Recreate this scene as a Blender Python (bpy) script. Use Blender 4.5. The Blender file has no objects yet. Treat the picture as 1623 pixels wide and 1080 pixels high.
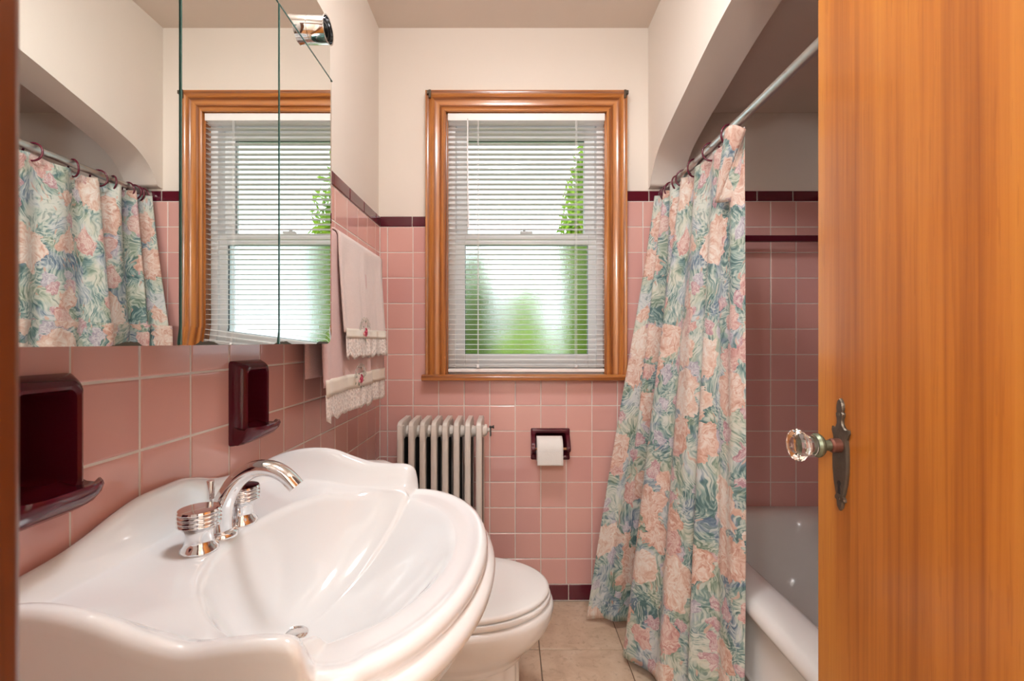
import bpy, bmesh, math, random
from mathutils import Vector, Matrix
random.seed(7)
sc = bpy.context.scene
C = sc.collection
PI = math.pi

# ------------------------------------------------------------------ camera, sky, lights, exposure
CAMZ = 1.117
cam_d = bpy.data.cameras.new('camera')
cam_d.lens = 16.0; cam_d.sensor_width = 36.0
cam_d.shift_x = 0.00216; cam_d.shift_y = 0.0012
cam_d.clip_start = 0.01
cam_d.dof.use_dof = True; cam_d.dof.focus_distance = 1.25; cam_d.dof.aperture_fstop = 10.0
cam = bpy.data.objects.new('camera', cam_d); C.objects.link(cam)
cam.location = (0, 0, CAMZ); cam.rotation_euler = (PI/2, 0, 0)
sc.camera = cam

SKY = 1.9
ROOM_LAMP = 42.0
HALL_FILL = 85.0  # strength of the added fill globes in the hall
world = bpy.data.worlds.new('sky'); sc.world = world; world.use_nodes = True
bg = world.node_tree.nodes['Background']
bg.inputs[0].default_value = (0.90, 0.955, 1.0, 1); bg.inputs[1].default_value = SKY

sc.view_settings.view_transform = 'Standard'
sc.view_settings.look = 'None'
sc.view_settings.gamma = 1.0
sc.view_settings.use_curve_mapping = False
sc.view_settings.exposure = 0.40
sc.cycles.use_denoising = True
sc.cycles.max_bounces = 12
sc.cycles.diffuse_bounces = 5
sc.cycles.glossy_bounces = 5
sc.cycles.transmission_bounces = 8
sc.cycles.transparent_max_bounces = 12
sc.cycles.caustics_refractive = True
sc.cycles.caustics_reflective = False
sc.cycles.sample_clamp_indirect = 6.0

# ------------------------------------------------------------------ main measures (metres)
XL = -0.56      # tiled face of the left wall
YB = 1.96       # tiled face of the back wall
XR = 1.36       # tiled face of the tub's long wall
YF = 0.14       # inner face of the door wall
YA = 0.44       # foot end wall of the tub alcove
ZC = 2.473      # ceiling
XS = 0.598      # room face of the arched header over the tub
XS2 = 0.735
ZA = 2.106      # alcove ceiling
P = 0.11        # wall tile pitch
T0 = 0.0717     # top of base tiles
TT = 0.006      # tile face above the wall behind

# ------------------------------------------------------------------ node helpers
def lin(c):
    if isinstance(c, str):
        c = c.lstrip('#'); c = [int(c[i:i+2], 16)/255 for i in (0, 2, 4)]
        c = [x/12.92 if x <= 0.04045 else ((x+0.055)/1.055)**2.4 for x in c]
    return (c[0], c[1], c[2], 1.0)

class NT:
    def __init__(s, name):
        s.m = bpy.data.materials.new(name); s.m.use_nodes = True
        s.t = s.m.node_tree; s.t.nodes.clear()
        s.out = s.t.nodes.new('ShaderNodeOutputMaterial')
    def n(s, ty, **kw):
        nd = s.t.nodes.new(ty)
        for k, v in kw.items(): setattr(nd, k, v)
        return nd
    def put(s, sock, v):
        if isinstance(v, bpy.types.NodeSocket): s.t.links.new(v, sock)
        elif v is not None:
            if isinstance(v, (tuple, list)) and len(v) == 3 and sock.type == 'RGBA': v = (*v, 1)
            sock.default_value = v
    def math(s, op, a, b=None, c=None, clamp=False):
        nd = s.n('ShaderNodeMath', operation=op, use_clamp=clamp)
        s.put(nd.inputs[0], a); s.put(nd.inputs[1], b)
        if c is not None: s.put(nd.inputs[2], c)
        return nd.outputs[0]
    def vmath(s, op, a, b=None, scale=None):
        nd = s.n('ShaderNodeVectorMath', operation=op)
        s.put(nd.inputs[0], a); s.put(nd.inputs[1], b)
        if scale is not None: s.put(nd.inputs['Scale'], scale)
        return nd.outputs['Value'] if op in ('LENGTH', 'DOT_PRODUCT') else nd.outputs[0]
    def mix(s, f, a, b, blend='MIX'):
        nd = s.n('ShaderNodeMix', data_type='RGBA', blend_type=blend)
        s.put(nd.inputs[0], f); s.put(nd.inputs[6], a); s.put(nd.inputs[7], b)
        return nd.outputs[2]
    def ramp(s, f, stops, interp='LINEAR'):
        nd = s.n('ShaderNodeValToRGB'); cr = nd.color_ramp; cr.interpolation = interp
        while len(cr.elements) < len(stops): cr.elements.new(0.5)
        for e, (p, c) in zip(cr.elements, stops):
            e.position = p; e.color = lin(c) if not isinstance(c, (int, float)) else (c, c, c, 1)
        s.put(nd.inputs[0], f)
        return nd.outputs[0]
    def noise(s, vec, scale=5, detail=3, rough=0.5, dist=0, dim='3D', color=False):
        nd = s.n('ShaderNodeTexNoise', noise_dimensions=dim)
        s.put(nd.inputs['Vector'], vec); s.put(nd.inputs['Scale'], scale); s.put(nd.inputs['Detail'], detail)
        s.put(nd.inputs['Roughness'], rough); s.put(nd.inputs['Distortion'], dist)
        return nd.outputs[1] if color else nd.outputs[0]
    def coord(s, which='Object'):
        return s.n('ShaderNodeTexCoord').outputs[which]
    def mapping(s, vec, scale=(1, 1, 1), loc=(0, 0, 0), rot=(0, 0, 0)):
        nd = s.n('ShaderNodeMapping')
        s.put(nd.inputs['Vector'], vec); nd.inputs['Scale'].default_value = scale
        nd.inputs['Location'].default_value = loc; nd.inputs['Rotation'].default_value = rot
        return nd.outputs[0]
    def bump(s, h, strength=0.2, dist=0.01):
        nd = s.n('ShaderNodeBump'); s.put(nd.inputs['Height'], h)
        nd.inputs['Strength'].default_value = strength; nd.inputs['Distance'].default_value = dist
        return nd.outputs[0]
    def bsdf(s, color, rough=0.5, metal=0, normal=None, spec=None, coat=None, coatr=0.05, trans=None, ior=None, sheen=None, alpha=None, sss=None):
        b = s.n('ShaderNodeBsdfPrincipled')
        s.put(b.inputs['Base Color'], lin(color) if isinstance(color, (str, tuple, list)) else color)
        s.put(b.inputs['Roughness'], rough); s.put(b.inputs['Metallic'], metal)
        if normal is not None: s.put(b.inputs['Normal'], normal)
        if spec is not None: s.put(b.inputs['Specular IOR Level'], spec)
        if coat is not None: s.put(b.inputs['Coat Weight'], coat); s.put(b.inputs['Coat Roughness'], coatr)
        if trans is not None: s.put(b.inputs['Transmission Weight'], trans)
        if ior is not None: s.put(b.inputs['IOR'], ior)
        if sheen is not None: s.put(b.inputs['Sheen Weight'], sheen)
        if alpha is not None: s.put(b.inputs['Alpha'], alpha)
        if sss is not None: s.put(b.inputs['Subsurface Weight'], sss); b.inputs['Subsurface Radius'].default_value = (.01, .008, .006)
        return b.outputs[0]
    def done(s, sh):
        s.t.links.new(sh, s.out.inputs['Surface']); return s.m

def plain(name, color, rough=0.5, metal=0, var=0.04, vscale=8, bump=0, bscale=60, **kw):
    n = NT(name); co = n.coord()
    nz = n.noise(co, vscale, 3)
    f = n.math('MULTIPLY_ADD', nz, 2*var, 1-var)
    mul = n.n('ShaderNodeCombineXYZ')
    for i in range(3): n.put(mul.inputs[i], f)
    col = n.mix(1.0, lin(color), mul.outputs[0], 'MULTIPLY')
    nm = n.bump(n.noise(co, bscale, 2), bump, 0.003) if bump else None
    return n.done(n.bsdf(col, rough, metal, nm, **kw))

def wood(name, dark, mid, light, axis=2, rough=0.3, coat=0.4, gscale=1.0, fine_k=1.0):
    n = NT(name); co = n.coord()
    sc_ = [34*gscale*fine_k]*3; sc_[axis] = 1.6*gscale
    v = n.mapping(co, tuple(sc_))
    wob = n.noise(n.mapping(co, tuple([6 if i != axis else 0.8 for i in range(3)])), 1.0, 2)
    fine = n.noise(v, 1.0, 5, 0.65, 0.3)
    pores = n.noise(n.mapping(co, tuple([260 if i != axis else 9 for i in range(3)])), 1.0, 2)
    rings = n.n('ShaderNodeTexWave', wave_type='BANDS', bands_direction='XYZ'[0] if axis != 0 else 'Z')
    n.put(rings.inputs['Vector'], n.mapping(co, tuple([9*gscale if i != axis else 0.55 for i in range(3)])))
    rings.inputs['Scale'].default_value = 1.0; rings.inputs['Distortion'].default_value = 6.5
    rings.inputs['Detail'].default_value = 3; rings.inputs['Detail Scale'].default_value = 0.8
    f = n.math('MULTIPLY_ADD', rings.outputs['Fac'], 0.30, n.math('MULTIPLY_ADD', fine, 0.62, n.math('MULTIPLY', wob, 0.22)))
    col = n.ramp(f, [(0.32, dark), (0.52, mid), (0.74, light)])
    col = n.mix(n.math('MULTIPLY', n.math('LESS_THAN', pores, 0.36), 0.28), col, lin(dark))
    nm = n.bump(fine, 0.06, 0.002)
    return n.done(n.bsdf(col, rough, 0, nm, coat=coat, coatr=0.12))

# ------------------------------------------------------------------ materials
M = {}
M['plaster'] = plain('plaster', (0.80, 0.735, 0.662), 0.75, var=0.02, vscale=3, bump=0.05, bscale=90)
M['ceiling_paint'] = plain('ceiling_paint', (0.74, 0.655, 0.58), 0.8, var=0.02, bump=0.05, bscale=120)
M['grout'] = plain('grout', (0.74, 0.69, 0.64), 0.85, var=0.15, vscale=30, bump=0.2, bscale=300)
M['maroon'] = plain('maroon_glaze', (0.085, 0.006, 0.016), 0.12, var=0.1, vscale=20)
M['porcelain'] = plain('porcelain', (0.835, 0.86, 0.875), 0.08, var=0.01, coat=0.6, coatr=0.03)
M['china'] = plain('vitreous_china', (0.84, 0.83, 0.815), 0.09, var=0.01, coat=0.5, coatr=0.04)
M['plastic_white'] = plain('white_plastic', (0.85, 0.85, 0.84), 0.18, var=0.01)
M['enamel'] = plain('tub_enamel', (0.80, 0.785, 0.76), 0.22, var=0.02, coat=0.3, coatr=0.1)
M['chrome'] = plain('chrome', (0.82, 0.82, 0.83), 0.07, 1.0, var=0.06, vscale=60)
M['chrome_dull'] = plain('worn_chrome', (0.66, 0.66, 0.65), 0.22, 1.0, var=0.12, vscale=70)
M['steel'] = plain('steel_rod', (0.55, 0.57, 0.56), 0.32, 1.0, var=0.18, vscale=40)
M['bronze'] = plain('aged_bronze', (0.115, 0.092, 0.068), 0.42, 0.7, var=0.3, vscale=60, bump=0.2, bscale=220)
M['verdigris'] = plain('verdigris_brass', (0.16, 0.18, 0.12), 0.4, 0.7, var=0.3, vscale=60)
M['copper'] = plain('red_brass', (0.20, 0.085, 0.06), 0.4, 0.7, var=0.25, vscale=80)
M['dark'] = plain('dark_void', (0.008, 0.007, 0.007), 0.6)
M['radiator'] = plain('radiator_paint', (0.70, 0.645, 0.585), 0.35, var=0.05, vscale=15, bump=0.06, bscale=80)
M['iron'] = plain('dark_iron', (0.035, 0.036, 0.035), 0.5, 0.3, var=0.3, vscale=90)
M['vinyl'] = plain('white_vinyl', (0.88, 0.89, 0.90), 0.35, var=0.01)
M['gasket'] = plain('grey_gasket', (0.10, 0.105, 0.11), 0.6)
M['slat'] = plain('blind_slat', (0.90, 0.89, 0.875), 0.35, var=0.01)
M['cord'] = plain('white_cord', (0.8, 0.79, 0.77), 0.7)
M['clear_plastic'] = plain('wand_plastic', (0.82, 0.82, 0.82), 0.15)
M['paper'] = plain('toilet_paper', (0.83, 0.81, 0.78), 0.95, var=0.02, bump=0.25, bscale=260)
M['oak_rod'] = plain('roller_wood', (0.45, 0.20, 0.08), 0.5, var=0.2, vscale=40)
M['ring'] = plain('maroon_plastic', (0.115, 0.012, 0.028), 0.2, var=0.05)
M['towel_pale'] = plain('pale_pink_terry', (0.79, 0.655, 0.615), 0.95, var=0.04, vscale=60, bump=0.9, bscale=420, sheen=0.35)
M['towel_pink'] = plain('pink_terry', (0.73, 0.475, 0.45), 0.95, var=0.06, vscale=60, bump=0.9, bscale=420, sheen=0.35)
M['satin'] = plain('cream_satin', (0.80, 0.735, 0.63), 0.32, var=0.05, vscale=40, sheen=0.2)
M['rose'] = plain('rose_ribbon', (0.48, 0.045, 0.10), 0.5, var=0.3, vscale=160)
M['bud'] = plain('pink_bud_ribbon', (0.75, 0.36, 0.36), 0.5, var=0.2, vscale=160)
M['leaf_thread'] = plain('green_thread', (0.16, 0.24, 0.15), 0.6, var=0.2, vscale=90)
M['silver_thread'] = plain('grey_thread', (0.48, 0.45, 0.40), 0.5, var=0.2, vscale=90)
M['glass_edge'] = plain('green_glass_edge', (0.05, 0.155, 0.135), 0.12, var=0.1, vscale=30, coat=0.6)
M['cabinet'] = plain('cabinet_white', (0.62, 0.60, 0.57), 0.4)
M['hall_floor'] = plain('hall_floor_wood', (0.28, 0.13, 0.05), 0.35, var=0.2, vscale=12)
M['grass'] = plain('lawn', (0.10, 0.19, 0.035), 0.9, var=0.4, vscale=6)
M['bark'] = plain('bark', (0.12, 0.085, 0.06), 0.9, var=0.3, vscale=20, bump=0.5, bscale=40)
M['siding'] = plain('house_siding', (0.62, 0.66, 0.70), 0.7, var=0.03)
M['roofing'] = plain('grey_shingle', (0.20, 0.20, 0.21), 0.9, var=0.2, vscale=20)
M['casing_v'] = wood('oak_casing_upright', '#6d3510', '#a5632b', '#c07d3e', 2, 0.28, 0.5, 1.3)
M['casing_h'] = wood('oak_casing_level', '#6d3510', '#a5632b', '#c07d3e', 0, 0.28, 0.5, 1.3)
M['door_wood'] = wood('fir_door', '#8a4a14', '#a9631f', '#b8752a', 2, 0.36, 0.25, 0.8, 3.0)
M['jamb_wood_shaded'] = wood('fir_jamb_shaded', '#3f1b03', '#552606', '#66310a', 2, 0.35, 0.3, 0.9)  # same stain as the door; shade on the unlit frame put into the colours

def tile_mat(name, color, var):
    n = NT(name)
    oi = n.n('ShaderNodeObjectInfo').outputs['Random']
    co = n.coord()
    hv = n.n('ShaderNodeHueSaturation')
    n.put(hv.inputs['Color'], lin(color))
    n.put(hv.inputs['Value'], n.math('MULTIPLY_ADD', oi, var, 1-var/2))
    n.put(hv.inputs['Hue'], n.math('MULTIPLY_ADD', oi, 0.010, 0.495))
    nm = n.bump(n.noise(co, 14, 2), 0.05, 0.002)
    return n.done(n.bsdf(hv.outputs[0], 0.13, 0, nm, coat=0.35, coatr=0.06))
M['tile'] = tile_mat('pink_tile_glaze', (0.69, 0.385, 0.345), 0.09)
M['tile_maroon'] = tile_mat('maroon_tile_glaze', (0.105, 0.008, 0.020), 0.15)

def floor_tile_mat():
    n = NT('tan_floor_tile'); co = n.coord()
    oi = n.n('ShaderNodeObjectInfo').outputs['Random']
    off = n.vmath('SCALE', (3.1, 7.7, 1.3), scale=n.math('MULTIPLY', oi, 10))
    v = n.vmath('ADD', co, off)
    a = n.noise(v, 9, 6, 0.65, 0.6)
    b = n.noise(v, 55, 4, 0.6)
    col = n.ramp(a, [(0.3, '#b89e87'), (0.5, '#cdb59c'), (0.7, '#dac7b1')])
    col = n.mix(n.ramp(b, [(0.3, 0.5), (0.45, 0.0)]), col, lin('#a3886f'))
    return n.done(n.bsdf(col, 0.38, 0, n.bump(b, 0.08, 0.002)))
M['floor_tile'] = floor_tile_mat()
M['floor_grout'] = plain('floor_grout', (0.22, 0.16, 0.11), 0.9, var=0.2, vscale=30)

def mirror_mat():
    n = NT('mirror_silver'); co = n.coord()
    b = n.bsdf((0.90, 0.925, 0.905), 0.0, 1.0)
    d = n.bsdf((0.05, 0.045, 0.03), 0.5)
    sx = n.n('ShaderNodeSeparateXYZ'); n.put(sx.inputs[0], co)
    # silver loss creeping up from the lower edge (object z is measured from that edge)
    big = n.noise(n.mapping(co, (0, 7, 0)), 1.0, 1); small = n.noise(n.mapping(co, (0, 90, 0)), 1.0, 3, 0.7)
    h = n.math('MINIMUM', n.math('MULTIPLY_ADD', big, 0.10, -0.054), 0.0055)
    h = n.math('MULTIPLY_ADD', n.math('SUBTRACT', small, 0.5), 0.006, h)
    m = n.math('LESS_THAN', sx.outputs[2], h)
    ms = n.n('ShaderNodeMixShader'); n.put(ms.inputs[0], m); n.put(ms.inputs[1], b); n.put(ms.inputs[2], d)
    return n.done(ms.outputs[0])
M['mirror'] = mirror_mat()
M['mirror_clean'] = NT('mirror_clean'); M['mirror_clean'] = M['mirror_clean'].done(M['mirror_clean'].bsdf((0.90, 0.92, 0.90), 0.0, 1.0))

def clear_glass():
    n = NT('clear_pane')
    tr = n.n('ShaderNodeBsdfTransparent'); tr.inputs[0].default_value = (0.95, 0.98, 0.96, 1)
    gl = n.n('ShaderNodeBsdfGlossy'); gl.inputs['Roughness'].default_value = 0.02
    fr = n.n('ShaderNodeFresnel'); fr.inputs[0].default_value = 1.45
    ms = n.n('ShaderNodeMixShader'); n.put(ms.inputs[0], fr.outputs[0]); n.put(ms.inputs[1], tr.outputs[0]); n.put(ms.inputs[2], gl.outputs[0])
    return n.done(ms.outputs[0])
M['pane'] = clear_glass()

def frosted():
    n = NT('pebbled_pane'); co = n.coord()
    rf = n.n('ShaderNodeBsdfRefraction'); rf.inputs['IOR'].default_value = 1.12; rf.inputs['Roughness'].default_value = 0.21
    rf.inputs[0].default_value = (0.845, 0.885, 0.89, 1)
    v = n.n('ShaderNodeTexVoronoi'); n.put(v.inputs['Vector'], co); v.inputs['Scale'].default_value = 300
    n.put(rf.inputs['Normal'], n.bump(v.outputs['Distance'], 0.35, 0.003))
    gl = n.n('ShaderNodeBsdfGlossy'); gl.inputs['Roughness'].default_value = 0.2
    ms = n.n('ShaderNodeMixShader'); ms.inputs[0].default_value = 0.05
    n.put(ms.inputs[1], rf.outputs[0]); n.put(ms.inputs[2], gl.outputs[0])
    return n.done(ms.outputs[0])
M['frosted'] = frosted()

n = NT('knob_glass'); M['knob_glass'] = n.done(n.bsdf((0.97, 0.955, 0.93), 0.02, 0, trans=1.0, ior=1.5))
def emit(name, color, strength):
    n = NT(name); e = n.n('ShaderNodeEmission'); e.inputs[0].default_value = (*color, 1); e.inputs[1].default_value = strength
    return n.done(e.outputs[0])
M['lamp_glass'] = emit('lit_opal_glass', (0.985, 0.985, 1.0), ROOM_LAMP)
M['hall_fill_glass'] = emit('lit_hall_fill_glass', (0.985, 0.985, 1.0), HALL_FILL)

def leaf_mat(name, a, b):
    n = NT(name); co = n.coord()
    nz = n.noise(co, 7, 4)
    col = n.ramp(nz, [(0.35, a), (0.65, b)])
    d = n.n('ShaderNodeBsdfDiffuse'); n.put(d.inputs[0], col)
    t = n.n('ShaderNodeBsdfTranslucent'); n.put(t.inputs[0], n.mix(0.35, col, lin('#b9d84a')))
    ms = n.n('ShaderNodeMixShader'); ms.inputs[0].default_value = 0.5
    n.put(ms.inputs[1], d.outputs[0]); n.put(ms.inputs[2], t.outputs[0])
    return n.done(ms.outputs[0])
M['leaf_dark'] = leaf_mat('leaf_dark', '#3f6a22', '#7fa63c')
M['leaf_bright'] = leaf_mat('leaf_bright', '#6f9f2c', '#b4d455')

def curtain_mat():
    n = NT('painterly_floral_cloth')
    uv = n.n('ShaderNodeUVMap').outputs[0]
    nc = lambda sc_, amp, det=2: n.vmath('SCALE', n.vmath('SUBTRACT', n.noise(uv, sc_, det, color=True), (0.5, 0.5, 0.5)), scale=amp)
    uvs = n.vmath('ADD', uv, n.vmath('ADD', nc(5.0, 0.26), nc(17, 0.05)))      # swirled for brush strokes
    uvf = n.vmath('ADD', n.vmath('ADD', uv, nc(11, 0.075)), nc(42, 0.028))     # wobbling outlines for blossoms
    # ---- foliage brush strokes
    st = n.noise(n.mapping(uvs, (100, 30, 1), rot=(0, 0, 0.5)), 1.0, 2, 0.55, 0.4, '2D')
    st2 = n.noise(n.mapping(uvs, (40, 130, 1), rot=(0, 0, 0.2)), 1.0, 2, 0.55, 0.4, '2D')
    sel = n.ramp(n.noise(n.vmath('ADD', uv, (5.1, 8.2, 0)), 8, 1, 0.5, 0.3, '2D'), [(0.47, 0.0), (0.53, 1.0)])
    st = n.math('ADD', n.math('MULTIPLY', st, n.math('SUBTRACT', 1.0, sel)), n.math('MULTIPLY', st2, sel))
    lo = n.noise(uv, 7.5, 2, 0.5, 0.4, '2D')
    hue = n.noise(n.vmath('ADD', uv, (3.3, 1.7, 0)), 10, 2, 0.5, 0.2, '2D')
    f = n.math('ADD', st, n.math('MULTIPLY_ADD', lo, 0.9, -0.42))
    teal = n.ramp(f, [(0.24, '#4a7172'), (0.38, '#6d9290'), (0.50, '#98b3ab'), (0.60, '#bfcdc2'), (0.74, '#dfe3d8')])
    blue = n.ramp(f, [(0.24, '#4f6c8c'), (0.38, '#8196a8'), (0.52, '#abbac2'), (0.70, '#d6dcdd')])
    sage = n.ramp(f, [(0.24, '#647f69'), (0.38, '#8fa58f'), (0.52, '#b8c4ae'), (0.70, '#dfdfcd')])
    col = n.mix(n.ramp(hue, [(0.56, 0.0), (0.62, 0.9)]), teal, blue)
    col = n.mix(n.ramp(hue, [(0.38, 0.9), (0.45, 0.0)]), col, sage)
    # pale and dark leaf daubs
    dv = n.n('ShaderNodeTexVoronoi', voronoi_dimensions='2D'); dv.inputs['Scale'].default_value = 1.0
    n.put(dv.inputs['Vector'], n.mapping(uvs, (95, 38, 1), rot=(0, 0, -0.7)))
    dc = n.n('ShaderNodeSeparateColor'); n.put(dc.inputs[0], dv.outputs['Color'])
    dm = n.ramp(dv.outputs['Distance'], [(0.30, 1.0), (0.42, 0.0)])
    col = n.mix(n.math('MULTIPLY', dm, n.math('MULTIPLY', n.math('GREATER_THAN', dc.outputs[0], 0.62), 0.55)), col, lin('#dde4d8'))
    col = n.mix(n.math('MULTIPLY', dm, n.math('MULTIPLY', n.math('LESS_THAN', dc.outputs[0], 0.14), 0.5)), col, lin('#4d7370'))
    col = n.mix(n.math('MULTIPLY', dm, n.math('MULTIPLY', n.math('GREATER_THAN', dc.outputs[1], 0.93), 0.7)), col, lin('#dda890'))
    # ---- blossoms
    def blossoms(col, scale, off, keep, rad, npet, pal, rnd=0.9, op=0.95):
        vin = n.vmath('ADD', uvf, (off, off*0.37, 0))
        v = n.n('ShaderNodeTexVoronoi', voronoi_dimensions='2D')
        n.put(v.inputs['Vector'], vin); v.inputs['Scale'].default_value = scale; v.inputs['Randomness'].default_value = rnd
        loc = n.vmath('SUBTRACT', vin, v.outputs['Position'])
        rc = n.n('ShaderNodeSeparateColor'); n.put(rc.inputs[0], v.outputs['Color'])
        # each bloom leans its own way: centre of the petals is off the middle of the bloom
        lean = n.n('ShaderNodeCombineXYZ')
        n.put(lean.inputs[0], n.math('MULTIPLY_ADD', rc.outputs[1], 0.44/scale, -0.22/scale)); n.put(lean.inputs[1], n.math('MULTIPLY_ADD', rc.outputs[2], 0.44/scale, -0.30/scale))
        pl = n.vmath('SUBTRACT', loc, lean.outputs[0])
        s = n.n('ShaderNodeSeparateXYZ'); n.put(s.inputs[0], pl)
        ang = n.math('ARCTAN2', s.outputs[1], s.outputs[0])
        r = n.math('MULTIPLY', n.vmath('LENGTH', loc), scale)
        rp = n.math('MULTIPLY', n.vmath('LENGTH', pl), scale)
        pet = n.math('ABSOLUTE', n.math('SINE', n.math('ADD', n.math('MULTIPLY', ang, npet/2), n.math('MULTIPLY', rc.outputs[1], 6.0))))
        wob = n.noise(n.vmath('ADD', vin, (9, 2, 0)), scale*3.2, 3, 0.6, 0, '2D')
        R = n.math('MULTIPLY', n.math('MULTIPLY_ADD', pet, 0.10, n.math('MULTIPLY_ADD', wob, 0.9, 0.45)), rad)
        R = n.math('MULTIPLY', R, n.math('MULTIPLY_ADD', rc.outputs[2], 0.45, 0.74))
        inside = n.math('MULTIPLY', n.math('LESS_THAN', r, R), n.math('GREATER_THAN', rc.outputs[0], keep))
        cv = n.n('ShaderNodeCombineXYZ')
        n.put(cv.inputs[0], n.math('MULTIPLY', ang, npet*0.36)); n.put(cv.inputs[1], n.math('MULTIPLY', rp, 6.5)); n.put(cv.inputs[2], n.math('MULTIPLY', rc.outputs[1], 31))
        pn = n.noise(cv.outputs[0], 1.0, 2, 0.6, 1.1)
        q = n.math('DIVIDE', r, R)
        f = n.math('ADD', n.math('MULTIPLY_ADD', pn, 1.9, -0.62), n.math('MULTIPLY_ADD', rp, -0.5, 0.34))
        c1 = n.ramp(f, [(0.14, pal[0][0]), (0.36, pal[0][1]), (0.56, pal[0][2]), (0.8, pal[0][3])])
        c2 = n.ramp(f, [(0.14, pal[1][0]), (0.36, pal[1][1]), (0.56, pal[1][2]), (0.8, pal[1][3])])
        c = n.mix(n.math('GREATER_THAN', rc.outputs[1], 0.56), c1, c2)
        return n.mix(n.math('MULTIPLY', inside, op), col, c)
    peach = ('#cf937d', '#e2b19b', '#eecbb8', '#f6e6da')
    cream = ('#dfb09a', '#ebcab6', '#f3dfd0', '#f9f0e6')
    pink = ('#b07083', '#c98f9b', '#dbb4b8', '#ebdad9')
    rosy = ('#c5827e', '#d8a098', '#e5bdb2', '#f0d8ce')
    lilac = ('#a295ab', '#bbafc1', '#d3ccd6', '#e6e3e6')
    col = blossoms(col, 16, 4.1, 0.66, 0.40, 5, (pink, lilac), op=0.85)
    col = blossoms(col, 10, 1.3, 0.70, 0.46, 6, (rosy, peach))
    col = blossoms(col, 6.6, 7.9, 0.60, 0.50, 9, (peach, cream), 0.75)
    we = n.noise(n.mapping(uv, (900, 900, 1)), 1.0, 1, 0.5, 0, '2D')
    hs = n.n('ShaderNodeHueSaturation'); hs.inputs['Saturation'].default_value = 0.92; hs.inputs['Value'].default_value = 0.83
    n.put(hs.inputs['Color'], col)
    b = n.bsdf(hs.outputs[0], 0.55, 0, n.bump(we, 0.08, 0.001), sheen=0.15)
    tl = n.n('ShaderNodeBsdfTranslucent'); n.put(tl.inputs[0], hs.outputs[0])
    ms = n.n('ShaderNodeMixShader'); ms.inputs[0].default_value = 0.10
    n.put(ms.inputs[1], b); n.put(ms.inputs[2], tl.outputs[0])
    return n.done(ms.outputs[0])
M['curtain'] = curtain_mat()

def lace_mat():
    n = NT('white_lace'); uv = n.n('ShaderNodeUVMap').outputs[0]
    v = n.n('ShaderNodeTexVoronoi', voronoi_dimensions='2D', feature='DISTANCE_TO_EDGE'); v.inputs['Scale'].default_value = 70
    n.put(v.inputs['Vector'], n.vmath('ADD', uv, n.vmath('SCALE', n.noise(uv, 50, 2, color=True), scale=0.02)))
    swirl = n.noise(uv, 42, 2, 0.4, 2.2, '2D')
    lines = n.math('LESS_THAN', n.math('ABSOLUTE', n.math('SUBTRACT', swirl, 0.5)), 0.035)
    hole = n.math('GREATER_THAN', v.outputs['Distance'], 0.17)
    mesh_ = n.noise(n.mapping(uv, (520, 520, 1)), 1.0, 0, 0.5, 0, '2D')
    op = n.math('MAXIMUM', n.math('MULTIPLY_ADD', n.math('SUBTRACT', 1.0, hole), 0.22, 0.74), lines)
    col = n.ramp(swirl, [(0.3, '#e9ddd6'), (0.5, '#f4eee8'), (0.7, '#e2d2cb')])
    return n.done(n.bsdf(col, 0.85, 0, n.bump(swirl, 0.6, 0.004), alpha=op))
M['lace'] = lace_mat()

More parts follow.
